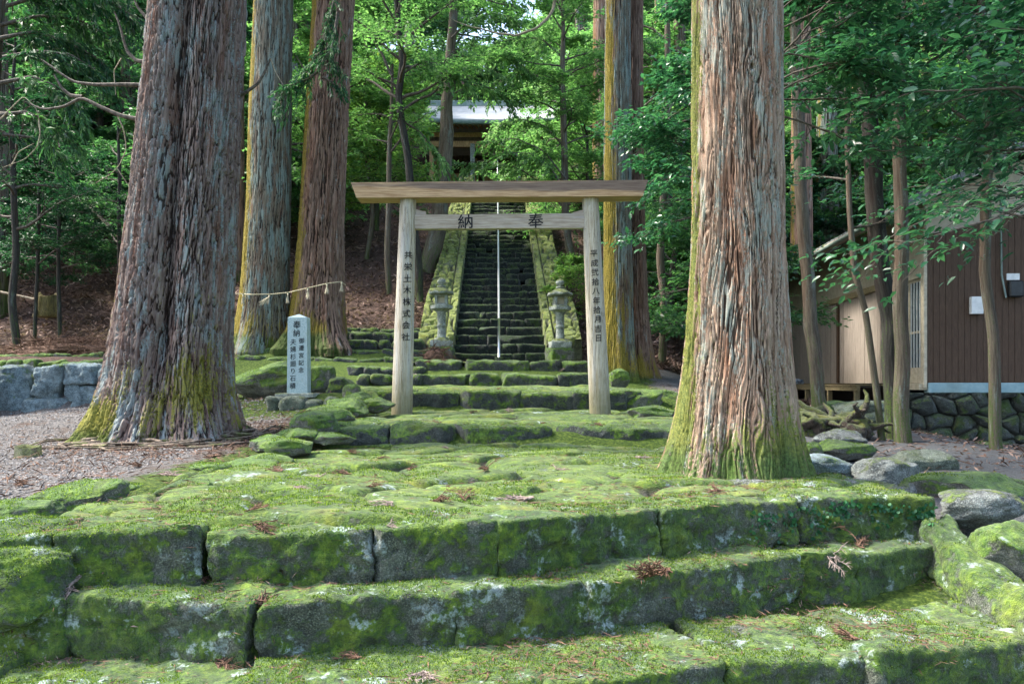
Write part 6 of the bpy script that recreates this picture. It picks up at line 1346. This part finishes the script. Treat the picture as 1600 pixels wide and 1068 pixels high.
# creeper on the right end of the top step: trailing round leaves
top_step = [o for o in scene.objects if o.get('label', '').startswith('uppermost of the three')][0]
blocks = [o for o in top_step.children] + [o for o in scene.objects if o.name.startswith('sloping_kerb_stone') or o.get('label', '').startswith('mossy boulder with creeper')]
def creeper(label, regs, seed, n):
    bt = bvh_of(blocks); rs = np.random.RandomState(seed); P0 = []; D0_ = []; U0 = []
    for (x0, y0_, x1, y1) in regs:
        for k in range(n):
            px = rs.uniform(x0, x1); strand = rs.rand() ** 1.3; m = 14
            for j in range(m):
                py = y0_ + (y1 - y0_) * strand * j / m + rs.normal(0, 2.5); pxx = px + 6 * math.sin(j * .5 + k) + rs.normal(0, 4); d = Vector(((pxx - 800) / F, 1, (600 - py) / F)).normalized(); hit = bt.ray_cast(Vector((0, 0, 0)), d)
                if hit[0] is None: continue
                nn = np.array(hit[1]); 
                if nn @ np.array(d) > 0: nn = -nn
                P0.append(np.array(hit[0]) + nn * .008); U0.append(nn + rs.normal(0, .3, 3)); D0_.append(nrmz(rs.normal(0, 1, 3) + np.array([0, 0, -.8]) - nn * .2))
    P0 = np.array(P0); n_ = len(P0); V, f4, f3 = leaves6(P0, nrmz(np.array(D0_)), nrmz(np.array(U0)), rs.uniform(.014, .026, n_), rs.uniform(.016, .03, n_), rs, .05, .05); A = Acc(); A.add(V, [f4, f3])
    return A.mk('creeper', M['creeper'], base=P0.mean(0), label=label, cat='creeper')
creeper('round-leaved green creeper trailing over the right end of the top foreground step', [(1250,792,1330,850),(1290,785,1365,852),(1375,790,1460,838),(1415,800,1475,840),(1180,800,1240,850)], 3, 6)
# ------------------------------------------------------------------ sky, sun, camera
w = bpy.data.worlds.new('World'); scene.world = w; w.use_nodes = True; nt = w.node_tree; nt.nodes.clear()
SUN_EL, SUN_AZ = 54., 282.    # azimuth clockwise from +Y (north); light comes from there
sky = nt.nodes.new('ShaderNodeTexSky'); sky.sky_type = 'NISHITA'; sky.sun_disc = False; sky.sun_elevation = math.radians(SUN_EL); sky.sun_rotation = math.radians(SUN_AZ); sky.dust_density = 4.; sky.ozone_density = 1.5; sky.air_density = 1.2
bg = nt.nodes.new('ShaderNodeBackground'); bg.inputs[1].default_value = .15; ow = nt.nodes.new('ShaderNodeOutputWorld')
nt.links.new(sky.outputs[0], bg.inputs[0]); nt.links.new(bg.outputs[0], ow.inputs[0])
sl = bpy.data.lights.new('sun', 'SUN'); sl.energy = 2.6; sl.angle = math.radians(8.); sl.color = (1., .94, .84); so = bpy.data.objects.new('sun', sl); COL.objects.link(so)
az, el = math.radians(SUN_AZ), math.radians(SUN_EL)
sv = Vector((math.sin(az) * math.cos(el), math.cos(az) * math.cos(el), math.sin(el))); so.rotation_euler = sv.to_track_quat('Z', 'Y').to_euler()
cam = bpy.data.cameras.new('camera'); cam.lens = 28.; cam.sensor_width = 36.; cam.shift_y = (600 - 534) / 1600.; cam.clip_end = 500; cam.clip_start = .05
co = bpy.data.objects.new('camera', cam); COL.objects.link(co); co.rotation_euler = (PI / 2, 0, 0); scene.camera = co
scene.view_settings.view_transform = 'Standard'; scene.view_settings.look = 'None'; scene.view_settings.exposure = 2.15; scene.view_settings.gamma = 1.
scene.cycles.use_denoising = True; scene.cycles.max_bounces = 6; scene.cycles.diffuse_bounces = 4; scene.cycles.transmission_bounces = 4; scene.cycles.transparent_max_bounces = 4
scene.cycles.use_adaptive_sampling = True; scene.cycles.adaptive_threshold = .015
